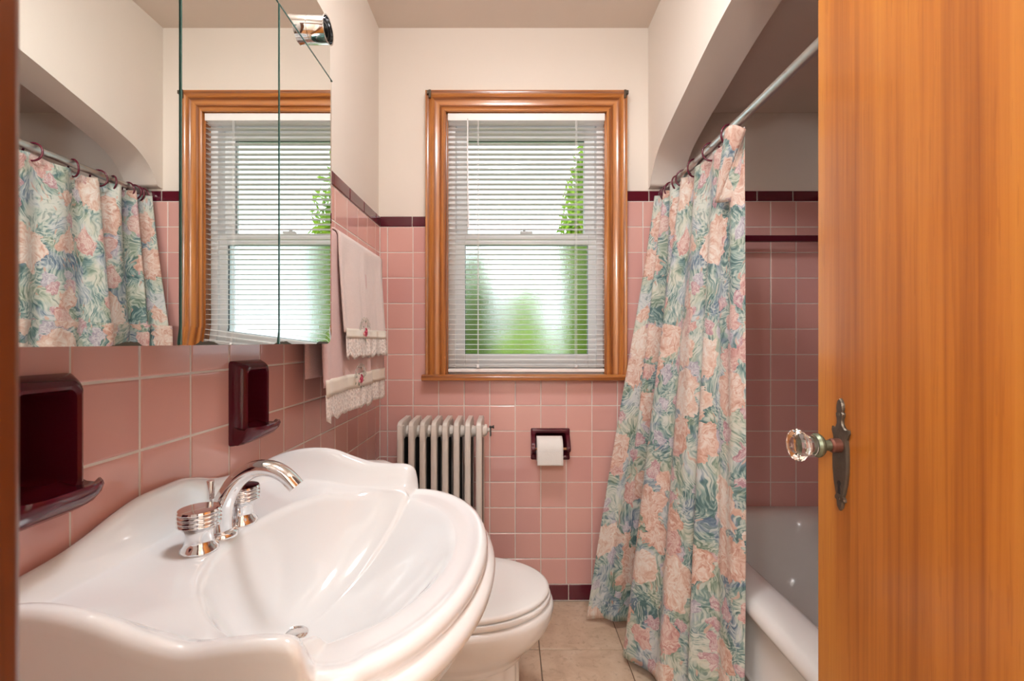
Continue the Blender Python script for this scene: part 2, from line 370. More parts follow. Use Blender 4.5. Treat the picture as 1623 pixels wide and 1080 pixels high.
# ------------------------------------------------------------------ mesh helpers
class MB:
    def __init__(s): s.v = []; s.f = []; s.uv = None; s.sharp = False
    def box(s, x0, x1, y0, y1, z0, z1):
        b = len(s.v)
        s.v += [(x, y, z) for z in (z0, z1) for y in (y0, y1) for x in (x0, x1)]
        s.f += [tuple(b+i for i in q) for q in ((0, 2, 3, 1), (4, 5, 7, 6), (0, 1, 5, 4), (2, 6, 7, 3), (0, 4, 6, 2), (1, 3, 7, 5))]
        return s
    def loft(s, rings, closed=True, cap0=False, cap1=False):
        b = len(s.v); k = len(rings[0])
        for r in rings: s.v += [tuple(p) for p in r]
        for i in range(len(rings)-1):
            for j in range(k if closed else k-1):
                a = b+i*k+j; c = b+i*k+(j+1) % k
                s.f.append((a, c, c+k, a+k))
        if cap0: s.f.append(tuple(b+j for j in reversed(range(k))))
        if cap1: s.f.append(tuple(b+(len(rings)-1)*k+j for j in range(k)))
        return s
    def tube(s, path, r, n=12, caps=True, r2=None, up=None):
        path = [Vector(p) for p in path]
        rr = r if isinstance(r, (list, tuple)) else [r]*len(path)
        rr2 = r2 if isinstance(r2, (list, tuple)) else ([r2]*len(path) if r2 else rr)
        rings = []; ref = Vector(up) if up else None
        for i, p in enumerate(path):
            t = (path[min(i+1, len(path)-1)]-path[max(i-1, 0)]).normalized()
            if ref is None: ref = Vector((0, 0, 1)) if abs(t.z) < .9 else Vector((1, 0, 0))
            a = (ref-t*ref.dot(t)).normalized(); bb = t.cross(a); ref = a
            rings.append([p+a*math.cos(2*PI*k/n)*rr[i]+bb*math.sin(2*PI*k/n)*rr2[i] for k in range(n)])
        return s.loft(rings, True, caps, caps)
    def lathe(s, prof, origin=(0, 0, 0), axis=(0, 0, 1), n=24, cap0=True, cap1=True, flute=None):
        o = Vector(origin); t = Vector(axis).normalized()
        ref = Vector((0, 0, 1)) if abs(t.z) < .9 else Vector((1, 0, 0))
        a = (ref-t*ref.dot(t)).normalized(); b = t.cross(a)
        rings = [[o+t*h+(a*math.cos(2*PI*k/n)+b*math.sin(2*PI*k/n))*r for k in range(n)] for r, h in prof]
        return s.loft(rings, True, cap0, cap1)
    def grid(s, fn, nu, nv, uvfn=None):
        b = len(s.v)
        for i in range(nu+1):
            for j in range(nv+1): s.v.append(tuple(fn(i/nu, j/nv)))
        for i in range(nu):
            for j in range(nv):
                a = b+i*(nv+1)+j; s.f.append((a, a+nv+1, a+nv+2, a+1))
        if uvfn:
            if s.uv is None: s.uv = {}
            for i in range(nu+1):
                for j in range(nv+1): s.uv[b+i*(nv+1)+j] = uvfn(i/nu, j/nv)
        return s
    def prism(s, poly, ax, lo, hi):
        """poly in the plane across axis ax (0 x, 1 y, 2 z)"""
        def pt(p, h): return (h, p[0], p[1]) if ax == 0 else ((p[0], h, p[1]) if ax == 1 else (p[0], p[1], h))
        return s.loft([[pt(p, lo) for p in poly], [pt(p, hi) for p in poly]], True, True, True)
    def mesh(s, name, mat, smooth=False):
        me = bpy.data.meshes.new(name); me.from_pydata(s.v, [], s.f)
        bm = bmesh.new(); bm.from_mesh(me); bmesh.ops.recalc_face_normals(bm, faces=bm.faces); bm.to_mesh(me); bm.free()
        if s.uv is not None:
            l = me.uv_layers.new(name='UVMap')
            for lp in me.loops: l.data[lp.index].uv = s.uv.get(lp.vertex_index, (0, 0))
        if mat: me.materials.append(mat)
        if smooth:
            for p in me.polygons: p.use_smooth = True
        return me
    def build(s, name, mat, parent=None, smooth=False, bevel=0, seg=2, solid=0, subsurf=0, angle=40):
        me = s.mesh(name, M[mat] if isinstance(mat, str) else mat, smooth)
        o = bpy.data.objects.new(name, me); C.objects.link(o)
        if parent is not None: adopt(o, parent)
        if solid:
            m = o.modifiers.new('thickness', 'SOLIDIFY'); m.thickness = solid; m.offset = 0
        if bevel:
            m = o.modifiers.new('bevel', 'BEVEL'); m.width = bevel; m.segments = seg; m.limit_method = 'ANGLE'; m.angle_limit = math.radians(35)
            for p in me.polygons: p.use_smooth = True
            m.harden_normals = True
        if subsurf:
            m = o.modifiers.new('subsurf', 'SUBSURF'); m.levels = subsurf; m.render_levels = subsurf
        if smooth and not bevel and angle:
            try: me.set_sharp_from_angle(angle=math.radians(angle))
            except Exception: pass
        return o

def world_of(o):
    m = Matrix.LocRotScale(o.location, o.rotation_euler, o.scale)
    if o.parent: m = world_of(o.parent) @ o.matrix_parent_inverse @ m
    return m
def adopt(o, parent):
    o.parent = parent; o.matrix_parent_inverse = world_of(parent).inverted()
def thing(name, label, cat, loc=(0, 0, 0), group=None):
    o = bpy.data.objects.new(name, None); C.objects.link(o); o.location = loc
    o.empty_display_size = 0.05
    return tag(o, label, cat, group)
def tag(o, label, cat, group=None, kind=None):
    o['label'] = label; o['category'] = cat
    if group: o['group'] = group
    if kind: o['kind'] = kind
    return o
def lab(o, label): o['label'] = label; return o

def cut(rect, holes):
    """rectangle minus rectangles -> list of rectangles"""
    out = [rect]
    for h in holes:
        nx = []
        for r in out:
            a0, a1, b0, b1 = r; c0, c1, d0, d1 = h
            if c0 >= a1 or c1 <= a0 or d0 >= b1 or d1 <= b0: nx.append(r); continue
            if c0 > a0: nx.append((a0, c0, b0, b1))
            if c1 < a1: nx.append((c1, a1, b0, b1))
            m0, m1 = max(a0, c0), min(a1, c1)
            if d0 > b0: nx.append((m0, m1, b0, d0))
            if d1 < b1: nx.append((m0, m1, d1, b1))
        out = nx
    return [r for r in out if r[1]-r[0] > 1e-4 and r[3]-r[2] > 1e-4]

def crom(pts, per=6, closed=False):
    out = []; n_ = len(pts)
    rng = n_ if closed else n_-1
    g = lambda i: Vector(pts[i % n_]) if closed else Vector(pts[max(0, min(n_-1, i))])
    for i in range(rng):
        p0, p1, p2, p3 = g(i-1), g(i), g(i+1), g(i+2)
        for k in range(per):
            t = k/per
            out.append(0.5*((2*p1)+(-p0+p2)*t+(2*p0-5*p1+4*p2-p3)*t*t+(-p0+3*p1-3*p2+p3)*t**3))
    if not closed: out.append(g(n_-1))
    return out
def sstep(a, b, x):
    t = max(0, min(1, (x-a)/(b-a))); return t*t*(3-2*t)

# ------------------------------------------------------------------ tiles
_tiles = {}
def tile_mesh(w, h, mat, t=0.0045, bev=0.0018):
    k = (round(w, 3), round(h, 3), mat)
    if k in _tiles: return _tiles[k]
    mb = MB(); x, y = k[0]/2, k[1]/2
    e = min(bev, x*.4, y*.4)
    ring = lambda i, z: [(-x+i, -y+i, z), (x-i, -y+i, z), (x-i, y-i, z), (-x+i, y-i, z)]
    mb.loft([ring(0, 0), ring(0, t-.0016), ring(e*.4, t-.0009), ring(e*1.1, t-.0002), ring(e*1.9, t)], True, False, True)
    _tiles[k] = mb.mesh('tile', M[mat], False)
    return _tiles[k]
def lay_tile(name, wall, mat, u0, u1, v0, v1, plane, gap=0.0034, face=0.0015, ju=0.0011):
    """plane: 'back' (u=x,v=z,faces -y) 'left' (u=y,v=z,faces +x) 'right' (faces -x) 'front' (faces +y)"""
    w, h = u1-u0-gap, v1-v0-gap
    if w < 0.006 or h < 0.006: return
    o = bpy.data.objects.new(name, tile_mesh(w, h, mat)); C.objects.link(o)
    cu, cv = (u0+u1)/2, (v0+v1)/2
    R = {'back': Matrix(((1, 0, 0), (0, 0, -1), (0, 1, 0))), 'left': Matrix(((0, 0, 1), (1, 0, 0), (0, 1, 0))),
         'right': Matrix(((0, 0, -1), (-1, 0, 0), (0, 1, 0))), 'front': Matrix(((-1, 0, 0), (0, 0, 1), (0, 1, 0)))}[plane]
    pos = {'back': (cu, YB+TT-face, cv), 'left': (XL-TT+face, cu, cv), 'right': (XR+TT-face, cu, cv), 'front': (cu, YA-TT+face, cv)}[plane]
    rx, ry = random.uniform(-ju, ju), random.uniform(-ju, ju)
    m = R.to_4x4() @ Matrix.Rotation(rx, 4, 'X') @ Matrix.Rotation(ry, 4, 'Y')
    o.rotation_euler = m.to_euler(); o.location = pos
    adopt(o, wall)

def lay_cut_tile(name, wall, mat, rect, holes, plane, gap=0.0034):
    """one tile with a notch: connected mesh over the grid of the leftover cells"""
    a0, a1, b0, b1 = rect[0]+gap/2, rect[1]-gap/2, rect[2]+gap/2, rect[3]-gap/2
    us = sorted({a0, a1} | {c for h in holes for c in h[:2] if a0 < c < a1})
    vs = sorted({b0, b1} | {c for h in holes for c in h[2:] if b0 < c < b1})
    full = set()
    for i in range(len(us)-1):
        for j in range(len(vs)-1):
            cu, cv = (us[i]+us[i+1])/2, (vs[j]+vs[j+1])/2
            if not any(h[0] < cu < h[1] and h[2] < cv < h[3] for h in holes): full.add((i, j))
    if not full: return
    f0 = {'back': YB+.0045, 'left': XL-.0045}[plane]; f1 = {'back': YB, 'left': XL}[plane]
    pt = (lambda u, v, d: (u, d, v)) if plane == 'back' else (lambda u, v, d: (d, u, v))
    mb = MB(); idx = {}
    def V(i, j, k):
        if (i, j, k) not in idx: idx[(i, j, k)] = len(mb.v); mb.v.append(pt(us[i], vs[j], f1 if k else f0))
        return idx[(i, j, k)]
    for i, j in full:
        mb.f.append((V(i, j, 1), V(i+1, j, 1), V(i+1, j+1, 1), V(i, j+1, 1)))
        for di, dj, e in ((-1, 0, ((i, j), (i, j+1))), (1, 0, ((i+1, j), (i+1, j+1))), (0, -1, ((i, j), (i+1, j))), (0, 1, ((i, j+1), (i+1, j+1)))):
            if (i+di, j+dj) not in full: mb.f.append((V(*e[0], 0), V(*e[1], 0), V(*e[1], 1), V(*e[0], 1)))
    mb.build(name, mat, wall)

def tile_field(wall, plane, u0, u1, rows, phase, holes=(), trim_phase=0.0, caps=True):
    """rows of 11 cm tiles with maroon base and cap pieces"""
    ztop = T0+rows*P
    def cols(pitch, ph):
        k0 = math.floor((u0-ph)/pitch); xs = [u0]
        k = k0+1
        while ph+k*pitch < u1-1e-4:
            if ph+k*pitch > u0+1e-4: xs.append(ph+k*pitch)
            k += 1
        return xs+[u1]
    xs = cols(P, phase)
    for r in range(rows):
        for a, b in zip(xs[:-1], xs[1:]):
            rc = (a, b, T0+r*P, T0+(r+1)*P); left_ = cut(rc, holes)
            if left_ == [rc]: lay_tile('tile', wall, 'tile', *rc, plane)
            elif left_: lay_cut_tile('tile', wall, 'tile', rc, holes, plane)
    ts = cols(0.155, trim_phase)
    for a, b in zip(ts[:-1], ts[1:]):
        for q in cut((a, b, 0.002, T0), holes): lay_tile('base_tile', wall, 'tile_maroon', *q, plane, face=0.0025)
        for q in (cut((a, b, ztop, ztop+0.046), holes) if caps else []): lay_tile('cap_tile', wall, 'tile_maroon', *q, plane, face=0.0035)
    return ztop+0.046

# ================================================================== the room
# floor
fl = MB().box(XL-0.15, XR+0.15, YF-0.15, YB+0.15, -0.10, -0.004).build('floor', 'floor_grout')
tag(fl, 'tan stone look ceramic tile floor with thin brown grout', 'floor', kind='structure')
FP = 0.305; ftm = {}
xs = [XL] + [0.108+FP*k for k in range(-2, 2) if XL < 0.108+FP*k < 0.66] + [0.66]
ys = [YF-0.13] + [1.652-FP*k for k in (4, 3, 2, 1, 0)] + [YB]
for a, b in zip(xs[:-1], xs[1:]):
    for c, d in zip(ys[:-1], ys[1:]):
        w, h = round(b-a-0.004, 3), round(d-c-0.004, 3)
        if (w, h) not in ftm:
            mb = MB(); x, y = w/2, h/2; e = 0.0015
            rg = lambda i, z: [(-x+i, -y+i, z), (x-i, -y+i, z), (x-i, y-i, z), (-x+i, y-i, z)]
            mb.loft([rg(0, -0.004), rg(0, -e), rg(e, 0)], True, False, True); ftm[(w, h)] = mb.mesh('floor_tile', M['floor_tile'])
        o = bpy.data.objects.new('floor_tile', ftm[(w, h)]); C.objects.link(o); o.location = ((a+b)/2, (c+d)/2, 0); adopt(o, fl)
# ceiling
ce = MB().box(XL-0.15, XS2+0.02, -0.02, YB+0.15, ZC, ZC+0.1).build('ceiling', 'ceiling_paint')
tag(ce, 'flat tan painted ceiling above the sink and window', 'ceiling', kind='structure')
ca = MB().box(XS2-0.02, XR+0.15, YA-0.1, YB+0.15, ZA, ZA+0.1).build('ceiling_alcove', 'ceiling_paint')
tag(ca, 'low shadowed ceiling over the bathtub alcove', 'ceiling', kind='structure')

# back wall
WX0, WX1, WZ0, WZ1 = -0.272, 0.413, 0.978, 2.10      # window opening
TPX0, TPX1, TPZ0, TPZ1 = 0.108, 0.240, 0.625, 0.728  # paper holder niche
mb = MB()
for a, b, c, d in cut((XL-0.15, XR+0.15, -0.1, ZC+0.05), [(WX0, WX1, WZ0, WZ1), (TPX0, TPX1, TPZ0, TPZ1)]):
    mb.box(a, b, YB+TT, YB+0.17, c, d)
wb = mb.build('wall_back', 'plaster')
tag(wb, 'cream painted back wall with pink tile wainscot around the window', 'wall', kind='structure')
CX0, CX1 = -0.357, 0.506                             # outer edges of the window casing
mb = MB()
zl, zr = T0+14*P+0.046, T0+15*P+0.046
for a, b, c, d in (cut((XL-TT, CX0+0.02, 0, zl-0.004), []) + cut((CX0+0.02, CX1-0.02, 0, WZ0), [(TPX0, TPX1, TPZ0, TPZ1)]) + cut((CX1-0.02, XR+TT, 0, zr-0.004), [])):
    mb.box(a, b, YB+0.0011, YB+TT+0.002, c, d)
mb.build('grout_bed', 'grout', wb)
holeW = (CX0+0.004, CX1-0.004, 0.956, 3)
holeT = (0.090, 0.258, 0.610, 0.745)
tile_field(wb, 'back', XL, XR, 14, 0.0235, [holeW, (0.094, 0.254, 0.614, 0.741)], 0.253, caps=False)
for k in range(4): lay_tile('cap_tile', wb, 'tile_maroon', max(XL, -0.42-0.155*(1-k)), min(CX0+0.004, -0.42+0.155*k), zl-0.046, zl, 'back', face=0.0035) if k < 2 else None
rx = [CX1-0.004]+[0.0235+P*k for k in range(5, 13)]+[XR]
for a, b in zip(rx[:-1], rx[1:]): lay_tile('tile', wb, 'tile', a, b, T0+14*P, T0+15*P, 'back')
rx = [CX1-0.004]+[1.064+0.155*k for k in range(-3, 2)]+[XR]
for a, b in zip(rx[:-1], rx[1:]): lay_tile('cap_tile', wb, 'tile_maroon', a, b, zr-0.046, zr, 'back', face=0.0035)
# left wall
DA = (0.908, 1.018, 0.906, 1.078)                    # far soap niche
DB = (0.470, 0.580, 0.906, 1.078)                    # near soap niche
dh = [(a+0.014, b-0.014, c+0.02, d-0.014) for a, b, c, d in (DA, DB)]
mb = MB()
for a, b, c, d in cut((YF-0.16, YB+0.1, -0.1, ZC+0.05), dh): mb.box(XL-0.16, XL-TT, a, b, c, d)
wl = mb.build('wall_left', 'plaster')
tag(wl, 'cream painted wall with pink tile wainscot behind sink and mirror', 'wall', kind='structure')
mb = MB()
for a, b, c, d in cut((YF, YB+TT, 0, zl-0.004), dh): mb.box(XL-TT-0.002, XL-0.0011, a, b, c, d)
mb.build('grout_bed', 'grout', wl)
dt = [(a+0.004, b-0.004, c+0.004, d-0.004) for a, b, c, d in (DA, DB)]
tile_field(wl, 'left', YF, YB, 14, 0.580, dt, 0.04)
# tub long wall
wr = MB().box(XR+TT, XR+0.16, YA-0.1, YB+0.1, -0.1, ZA+0.05).build('wall_right', 'plaster')
tag(wr, 'tiled long wall of the bathtub alcove', 'wall', kind='structure')
MB().box(XR+0.0011, XR+TT+0.002, YA-TT, YB+TT, 0.38, zr-0.004).build('grout_bed', 'grout', wr)
for r in range(3, 15):
    ks = [YA]+[YB-0.05-P*k for k in range(13, -1, -1)]+[YB]
    for a, b in zip(ks[:-1], ks[1:]): lay_tile('tile', wr, 'tile', a, b, T0+r*P, T0+(r+1)*P, 'right')
for k in range(10): lay_tile('cap_tile', wr, 'tile_maroon', YA+0.152*k, YA+0.152*(k+1), zr-0.046, zr, 'right', face=0.0035)
# door wall, with the block that closes the foot of the tub
JX0, JX1, JZ = -0.188, 0.520, 2.06
mb = MB()
for a, b, c, d in cut((XL-0.15, XS+0.02, -0.1, ZC+0.05), [(JX0, JX1, -1, JZ)]): mb.box(a, b, 0.0, YF, c, d)
wf = mb.build('wall_front', 'plaster')
tag(wf, 'cream wall around the open bathroom doorway', 'wall', kind='structure')
MB().box(XS, XR+0.15, 0.0, YA-TT, -0.1, ZC+0.05).build('tub_end_block', 'plaster', wf)
MB().box(XS+0.03, XR+TT, YA-TT-0.002, YA-0.0011, 0.38, zr-0.004).build('grout_bed', 'grout', wf)
for r in range(3, 15):
    for k in range(7):
        a = XR-P*(k+1)
        lay_tile('tile', wf, 'tile', max(a, XS+0.03), XR-P*k, T0+r*P, T0+(r+1)*P, 'front')

# arched header between room and tub
half = [(1.2, 2.042), (1.22, 2.041), (1.32, 2.026), (1.44, 2.000), (1.56, 1.970), (1.68, 1.940), (1.78, 1.911), (1.835, 1.889), (1.875, 1.862), (1.905, 1.832), (1.925, 1.803), (1.94, 1.780), (YB+0.02, 1.776)]
cv = [tuple(p)[:2] for p in crom([(a, b, 0) for a, b in half], 4)]
left = [(2*1.2-a, b) for a, b in cv[1:]]
left = [(max(a, YA-0.02), b) for a, b in left]
prof = list(reversed(left))+cv
mb = MB(); n_ = len(prof)
for X in (XS, XS2): mb.v += [(X, a, b) for a, b in prof]+[(X, a, ZC+0.02) for a, b in prof]
for i in range(n_-1):
    mb.f += [(i, i+1, n_+i+1, n_+i), (2*n_+i, 3*n_+i, 3*n_+i+1, 2*n_+i+1), (i, 2*n_+i, 2*n_+i+1, i+1), (n_+i, n_+i+1, 3*n_+i+1, 3*n_+i)]
mb.f += [(0, n_, 3*n_, 2*n_), (n_-1, 3*n_-1, 4*n_-1, 2*n_-1)]
ar = mb.build('wall_arch', 'plaster', smooth=True, angle=45)
tag(ar, 'cream plaster header with a flattened arch over the bathtub', 'wall', kind='structure')

# hall behind the doorway
mb = MB(); mb.box(-1.3, -1.2, -1.5, 0.0, -0.1, ZC+0.05).box(1.4, 1.5, -1.5, 0.0, -0.1, ZC+0.05).box(-1.3, 1.5, -1.6, -1.5, -0.1, ZC+0.05)
mb.box(-1.3, XL-0.14, -0.02, 0.14, -0.1, ZC+0.05)
tag(mb.build('wall_hall', 'plaster'), 'cream hallway walls behind the bathroom doorway', 'wall', kind='structure')
tag(MB().box(-1.3, 1.5, -1.6, 0.0, -0.1, 0.0).build('floor_hall', 'hall_floor'), 'brown wooden hallway floor outside the bathroom', 'floor', kind='structure')
tag(MB().box(-1.3, 1.5, -1.6, 0.0, ZC, ZC+0.1).build('ceiling_hall', 'ceiling_paint'), 'hallway ceiling outside the bathroom', 'ceiling', kind='structure')

def ceiling_lamp(name, label, x, y, mat, r=0.16):
    t = thing(name, label, 'ceiling light', (x, y, ZC))
    MB().lathe([(r*.62, 0), (r*.66, -0.012), (r*.60, -0.022), (r*.55, -0.024)], (x, y, ZC), (0, 0, 1), 32).build('canopy', 'chrome', t, True)
    prof = [(r*.56, -0.022), (r*.9, -0.030), (r, -0.045), (r*.97, -0.065), (r*.80, -0.090), (r*.5, -0.106), (r*.2, -0.112), (0.004, -0.113)]
    MB().lathe(prof, (x, y, ZC), (0, 0, 1), 32).build('shade', mat, t, True)
ceiling_lamp('ceiling_light', 'round opal glass ceiling light in the middle of the bathroom', -0.02, 0.80, 'lamp_glass')
for px, py, pz, lb_ in ((-.16, -1.0, 1.93, 'added opal glass fill pendant in the unseen hallway, straight outside the doorway'),
                        (-.82, -.98, 1.88, 'added opal glass fill pendant at the hallway end, brightening the tub alcove')):
    hp_ = thing('fill_pendant', lb_, 'fill light', (px, py, ZC))  # added unseen lamps: frontal fill through the doorway, and fill for the tub alcove
    MB().lathe([(.05, 0), (.05, -.02), (.03, -.03)], (px, py, ZC), (0, 0, 1), 24).build('canopy', 'chrome', hp_, True, angle=40)
    MB().tube([(px, py, ZC-.03), (px, py, pz+.10)], .005, 8).build('stem', 'chrome', hp_, True)
    MB().lathe([(.11*math.sin(PI*k/16), .11*math.cos(PI*k/16)) for k in range(1, 16)], (px, py, pz), (0, 0, 1), 28).build('globe', 'hall_fill_glass', hp_, True)

# door frame (jambs + casing) and door
df = thing('door_1', 'orange varnished wooden door frame around the bathroom doorway', 'door frame', (0.17, 0.07, 0)); df['kind'] = 'structure'
MB().box(JX0, JX0+0.018, -0.004, YF+0.004, 0, JZ).build('jamb', 'jamb_wood_shaded', df, bevel=0.002)
MB().box(JX1-0.018, JX1, -0.004, YF+0.004, 0, JZ).build('jamb', 'jamb_wood_shaded', df, bevel=0.002)
MB().box(JX0, JX1, -0.004, YF+0.004, JZ-0.018, JZ).build('head_jamb', 'jamb_wood_shaded', df, bevel=0.002)
MB().box(JX0-0.075, JX0+0.018, YF, YF+0.020, 0, JZ+0.07).build('casing', 'jamb_wood_shaded', df, bevel=0.004)
MB().box(JX1-0.012, JX1+0.072, YF, YF+0.018, 0, JZ+0.07).build('casing', 'jamb_wood_shaded', df, bevel=0.004)
MB().box(JX0-0.075, JX1+0.072, YF, YF+0.018, JZ-0.012, JZ+0.075).build('head_casing', 'jamb_wood_shaded', df, bevel=0.004)

F = Vector((0.541, 0.80, 0)); H = Vector((0.503, 0.172, 0)); dd = (H-F).normalized(); nn = Vector((dd.y, -dd.x, 0))
if nn.x > 0: nn = -nn
DW = (H-F).length
def D(a, b, z): p = F+dd*a+nn*b; return (p.x, p.y, z)
door = thing('bathroom_door', 'orange varnished wooden door with crystal knob standing open', 'door', D(DW/2, 0, 0.0))
mb = MB(); mb.loft([[D(0, 0, z), D(DW, 0, z), D(DW, -0.035, z), D(0, -0.035, z)] for z in (0.012, 2.03)], True, True, True)
mb.build('slab', 'door_wood', door, bevel=0.0025)
PA, PZ = 0.064, 0.935
outl = [(0.0, .0905), (.0045, .087), (.0075, .080), (.0078, .074), (.006, .069), (.0095, .066), (.0085, .062), (.0062, .057), (.0065, .050), (.0105, .044), (.017, .041), (.0205, .0425), (.0215, .037), (.019, .032), (.0165, .026), (.0185, .012), (.0195, -.008), (.0185, -.028), (.0155, -.046), (.0115, -.060), (.0088, -.067), (.0120, -.0705), (.0125, -.0745), (.0075, -.0765), (.0068, -.080), (.0055, -.086), (0.0, -.0915)]
full = outl+[(-a, b) for a, b in reversed(outl[1:-1])]
mb = MB()
mb.loft([[D(PA+a*s_, h, PZ+b*(1 if s_ == 1 else .985)) for a, b in full] for s_, h in ((1, 0.0), (1, .0025), (.86, .0045))], True, False, True)
plate = mb.build('escutcheon', 'bronze', door, True, angle=30)
lab(plate, 'dark bronze escutcheon plate with pointed ends')
kh = MB().lathe([(0.0042, 0), (0.0042, 0.0006)], D(PA, 0.0043, PZ-0.047), nn, 16)
kh.loft([[D(PA+a, h, PZ+b) for a, b in ((-.0018, -.048), (.0018, -.048), (.0034, -.064), (-.0034, -.064))] for h in (0.0043, 0.0050)], True, True, True)
kh.build('keyhole', 'dark', plate)
for b in (.064, -.072):
    MB().lathe([(0.0028, 0), (0.0026, .0012), (0.001, .0018)], D(PA, 0.0043, PZ+b), nn, 12).build('screw', 'bronze', plate, True)
MB().lathe([(.0115, 0), (.0115, .012), (.0095, .014), (.0095, .0155)], D(PA, .004, PZ+.014), nn, 24).build('rose', 'copper', door, True, angle=30)
MB().lathe([(.0085, 0), (.0085, .014)], D(PA, .018, PZ+.014), nn, 20).build('shank', 'verdigris', door, True, angle=30)
MB().lathe([(.009, 0), (.0165, .003), (.0195, .007), (.0195, .010), (.017, .014), (.012, .015)], D(PA, .030, PZ+.014), nn, 28).build('collar', 'verdigris', door, True, angle=30)
kn = MB().lathe([(.012, 0), (.0165, .001), (.0150, .006), (.0185, .014), (.0255, .021), (.0268, .025), (.0240, .0305), (.0130, .0315), (.0110, .0285), (.004, .027)], D(PA, .0445, PZ+.014), nn, 12)
lab(kn.build('knob', 'knob_glass', door), 'faceted clear crystal door knob')
for z in (0.28, 1.75):
    MB().tube([D(DW+.004, .006, z), D(DW+.004, .006, z+.09)], .006, 10).build('hinge', 'bronze', door, True, angle=40)

# ================================================================== window
win = thing('window_1', 'white double hung window in varnished oak casing', 'window', (0.07, YB, WZ0)); win['kind'] = 'structure'
cas = [(0.000, 0.0), (0.000, .020), (.004, .0225), (.009, .0225), (.012, .017), (.020, .015), (.024, .018), (.028, .0145), (.036, .0150), (.048, .0165), (.056, .0200), (.060, .0245), (.064, .0225), (.068, .0265), (.078, .031), (.085, .031), (.0865, .028), (.0865, 0.0)]
def cpt(side, o, d, z=None):
    y = YB-d
    return {'l': (WX0-o, y, z), 'r': (WX1+o, y, z)}[side]
for side in 'lr':
    mb = MB()
    mb.loft([[cpt(side, o, d, WZ0-0.002) for o, d in cas], [cpt(side, o, d, WZ1+o) for o, d in cas]], True, True, True)
    mb.build('side_casing', 'casing_v', win, True, angle=25)
mb = MB(); mb.loft([[(WX0-o, YB-d, WZ1+o) for o, d in cas], [(WX1+o, YB-d, WZ1+o) for o, d in cas]], True, True, True)
mb.build('head_casing', 'casing_h', win, True, angle=25)
mb = MB(); sp = [(YB+.06, .951), (YB-.040, .951), (YB-.048, .956), (YB-.050, .964), (YB-.048, .972), (YB-.040, .977), (YB+.06, .978)]
mb.prism(sp, 0, -0.372, 0.520); mb.build('stool', 'casing_h', win, True, angle=40)
MB().box(WX0, WX0+.006, YB-.004, YB+.03, WZ0, WZ1).box(WX1-.006, WX1, YB-.004, YB+.03, WZ0, WZ1).box(WX0, WX1, YB-.004, YB+.03, WZ1-.006, WZ1).build('reveal', 'casing_v', win)
# vinyl frame
fo = (WX0, WX1, WZ0, WZ1)
def frame(x0, x1, z0, z1, l, r, b, t, y0, y1, name, mat, parent, bevel=.003):
    mb = MB()
    mb.box(x0, x0+l, y0, y1, z0, z1); mb.box(x1-r, x1, y0, y1, z0, z1)
    mb.box(x0+l, x1-r, y0, y1, z0, z0+b); mb.box(x0+l, x1-r, y0, y1, z1-t, z1)
    return mb.build(name, mat, parent, bevel=bevel)
frame(WX0, WX1, WZ0-.01, WZ1+.01, .034, .034, .02, .038, YB+.034, YB+.165, 'frame', 'vinyl', win)
ls = frame(-.240, .381, .990, 1.594, .042, .036, .072, .050, YB+.046, YB+.078, 'lower_sash', 'vinyl', win)
us = frame(-.240, .381, 1.560, 2.068, .050, .046, .036, .046, YB+.086, YB+.118, 'upper_sash', 'vinyl', win)
lab(MB().box(-.198, .345, YB+.059, YB+.064, 1.060, 1.546).build('pane', 'frosted', ls), 'pebbled obscure glass pane')
MB().box(-.191, .336, YB+.100, YB+.104, 1.594, 2.024).build('pane', 'pane', us)
frame(-.200, .347, 1.060, 1.546, .004, .004, .004, .004, YB+.053, YB+.058, 'gasket', 'gasket', ls, 0)
frame(-.193, .338, 1.594, 2.024, .003, .003, .003, .003, YB+.093, YB+.098, 'gasket', 'gasket', us, 0)
MB().box(.045, .100, YB+.040, YB+.060, 1.594, 1.603).box(.058, .070, YB+.036, YB+.05, 1.602, 1.610).build('latch', 'vinyl', ls, bevel=.002)
for x in (-.339, .489):
    mb = MB().box(x-.005, x+.005, YB-.036, YB-.029, 2.150, 2.185).box(x-.012 if x < 0 else x+.003, x-.003 if x < 0 else x+.012, YB-.044, YB-.03, 2.163, 2.178)
    lab(mb.build('curtain_bracket', 'bronze', win, bevel=.0015), 'small dark metal curtain bracket')

# mini blind
bl = thing('mini_blind', 'white aluminium mini blind lowered over the window', 'window blind', (0.07, YB+.012, WZ1))
BX0, BX1 = -.266, .408
MB().box(BX0, BX1, YB-.010, YB+.022, 2.066, 2.097).build('head_rail', 'slat', bl, bevel=.002)
mb = MB(); SW = .0255; tilt = math.radians(2)
sl = []
for k in range(7):
    q = -1+2*k/6; a = q*SW/2; c = .0017*(1-q*q)
    sl.append((a*math.cos(tilt)+c*math.sin(tilt), -a*math.sin(tilt)+c*math.cos(tilt)))
for X in (BX0+.002, BX1-.002): mb.v += [(X, y, z) for y, z in sl]+[(X, y, z-.0005) for y, z in sl]
k = 7
for i in range(k-1): mb.f += [(i, i+1, 2*k+i+1, 2*k+i), (k+i, 3*k+i, 3*k+i+1, k+i+1)]
mb.f += [(0, 2*k, 3*k, k), (k-1, 2*k-1, 4*k-1, 3*k-1)]
sm = mb.mesh('slat', M['slat'], True)
NS = 49; z0, z1 = 1.018, 2.056
for i in range(NS):
    o = bpy.data.objects.new('slat', sm); C.objects.link(o)
    o.location = (0, YB+.006, z0+(z1-z0)*i/(NS-1)); o.rotation_euler = (random.uniform(-.02, .02), random.uniform(-.0012, .0012), 0); adopt(o, bl)
for dz in (.0045, .009): 
    o = bpy.data.objects.new('slat', sm); C.objects.link(o); o.location = (0, YB+.006, z0-dz); adopt(o, bl)
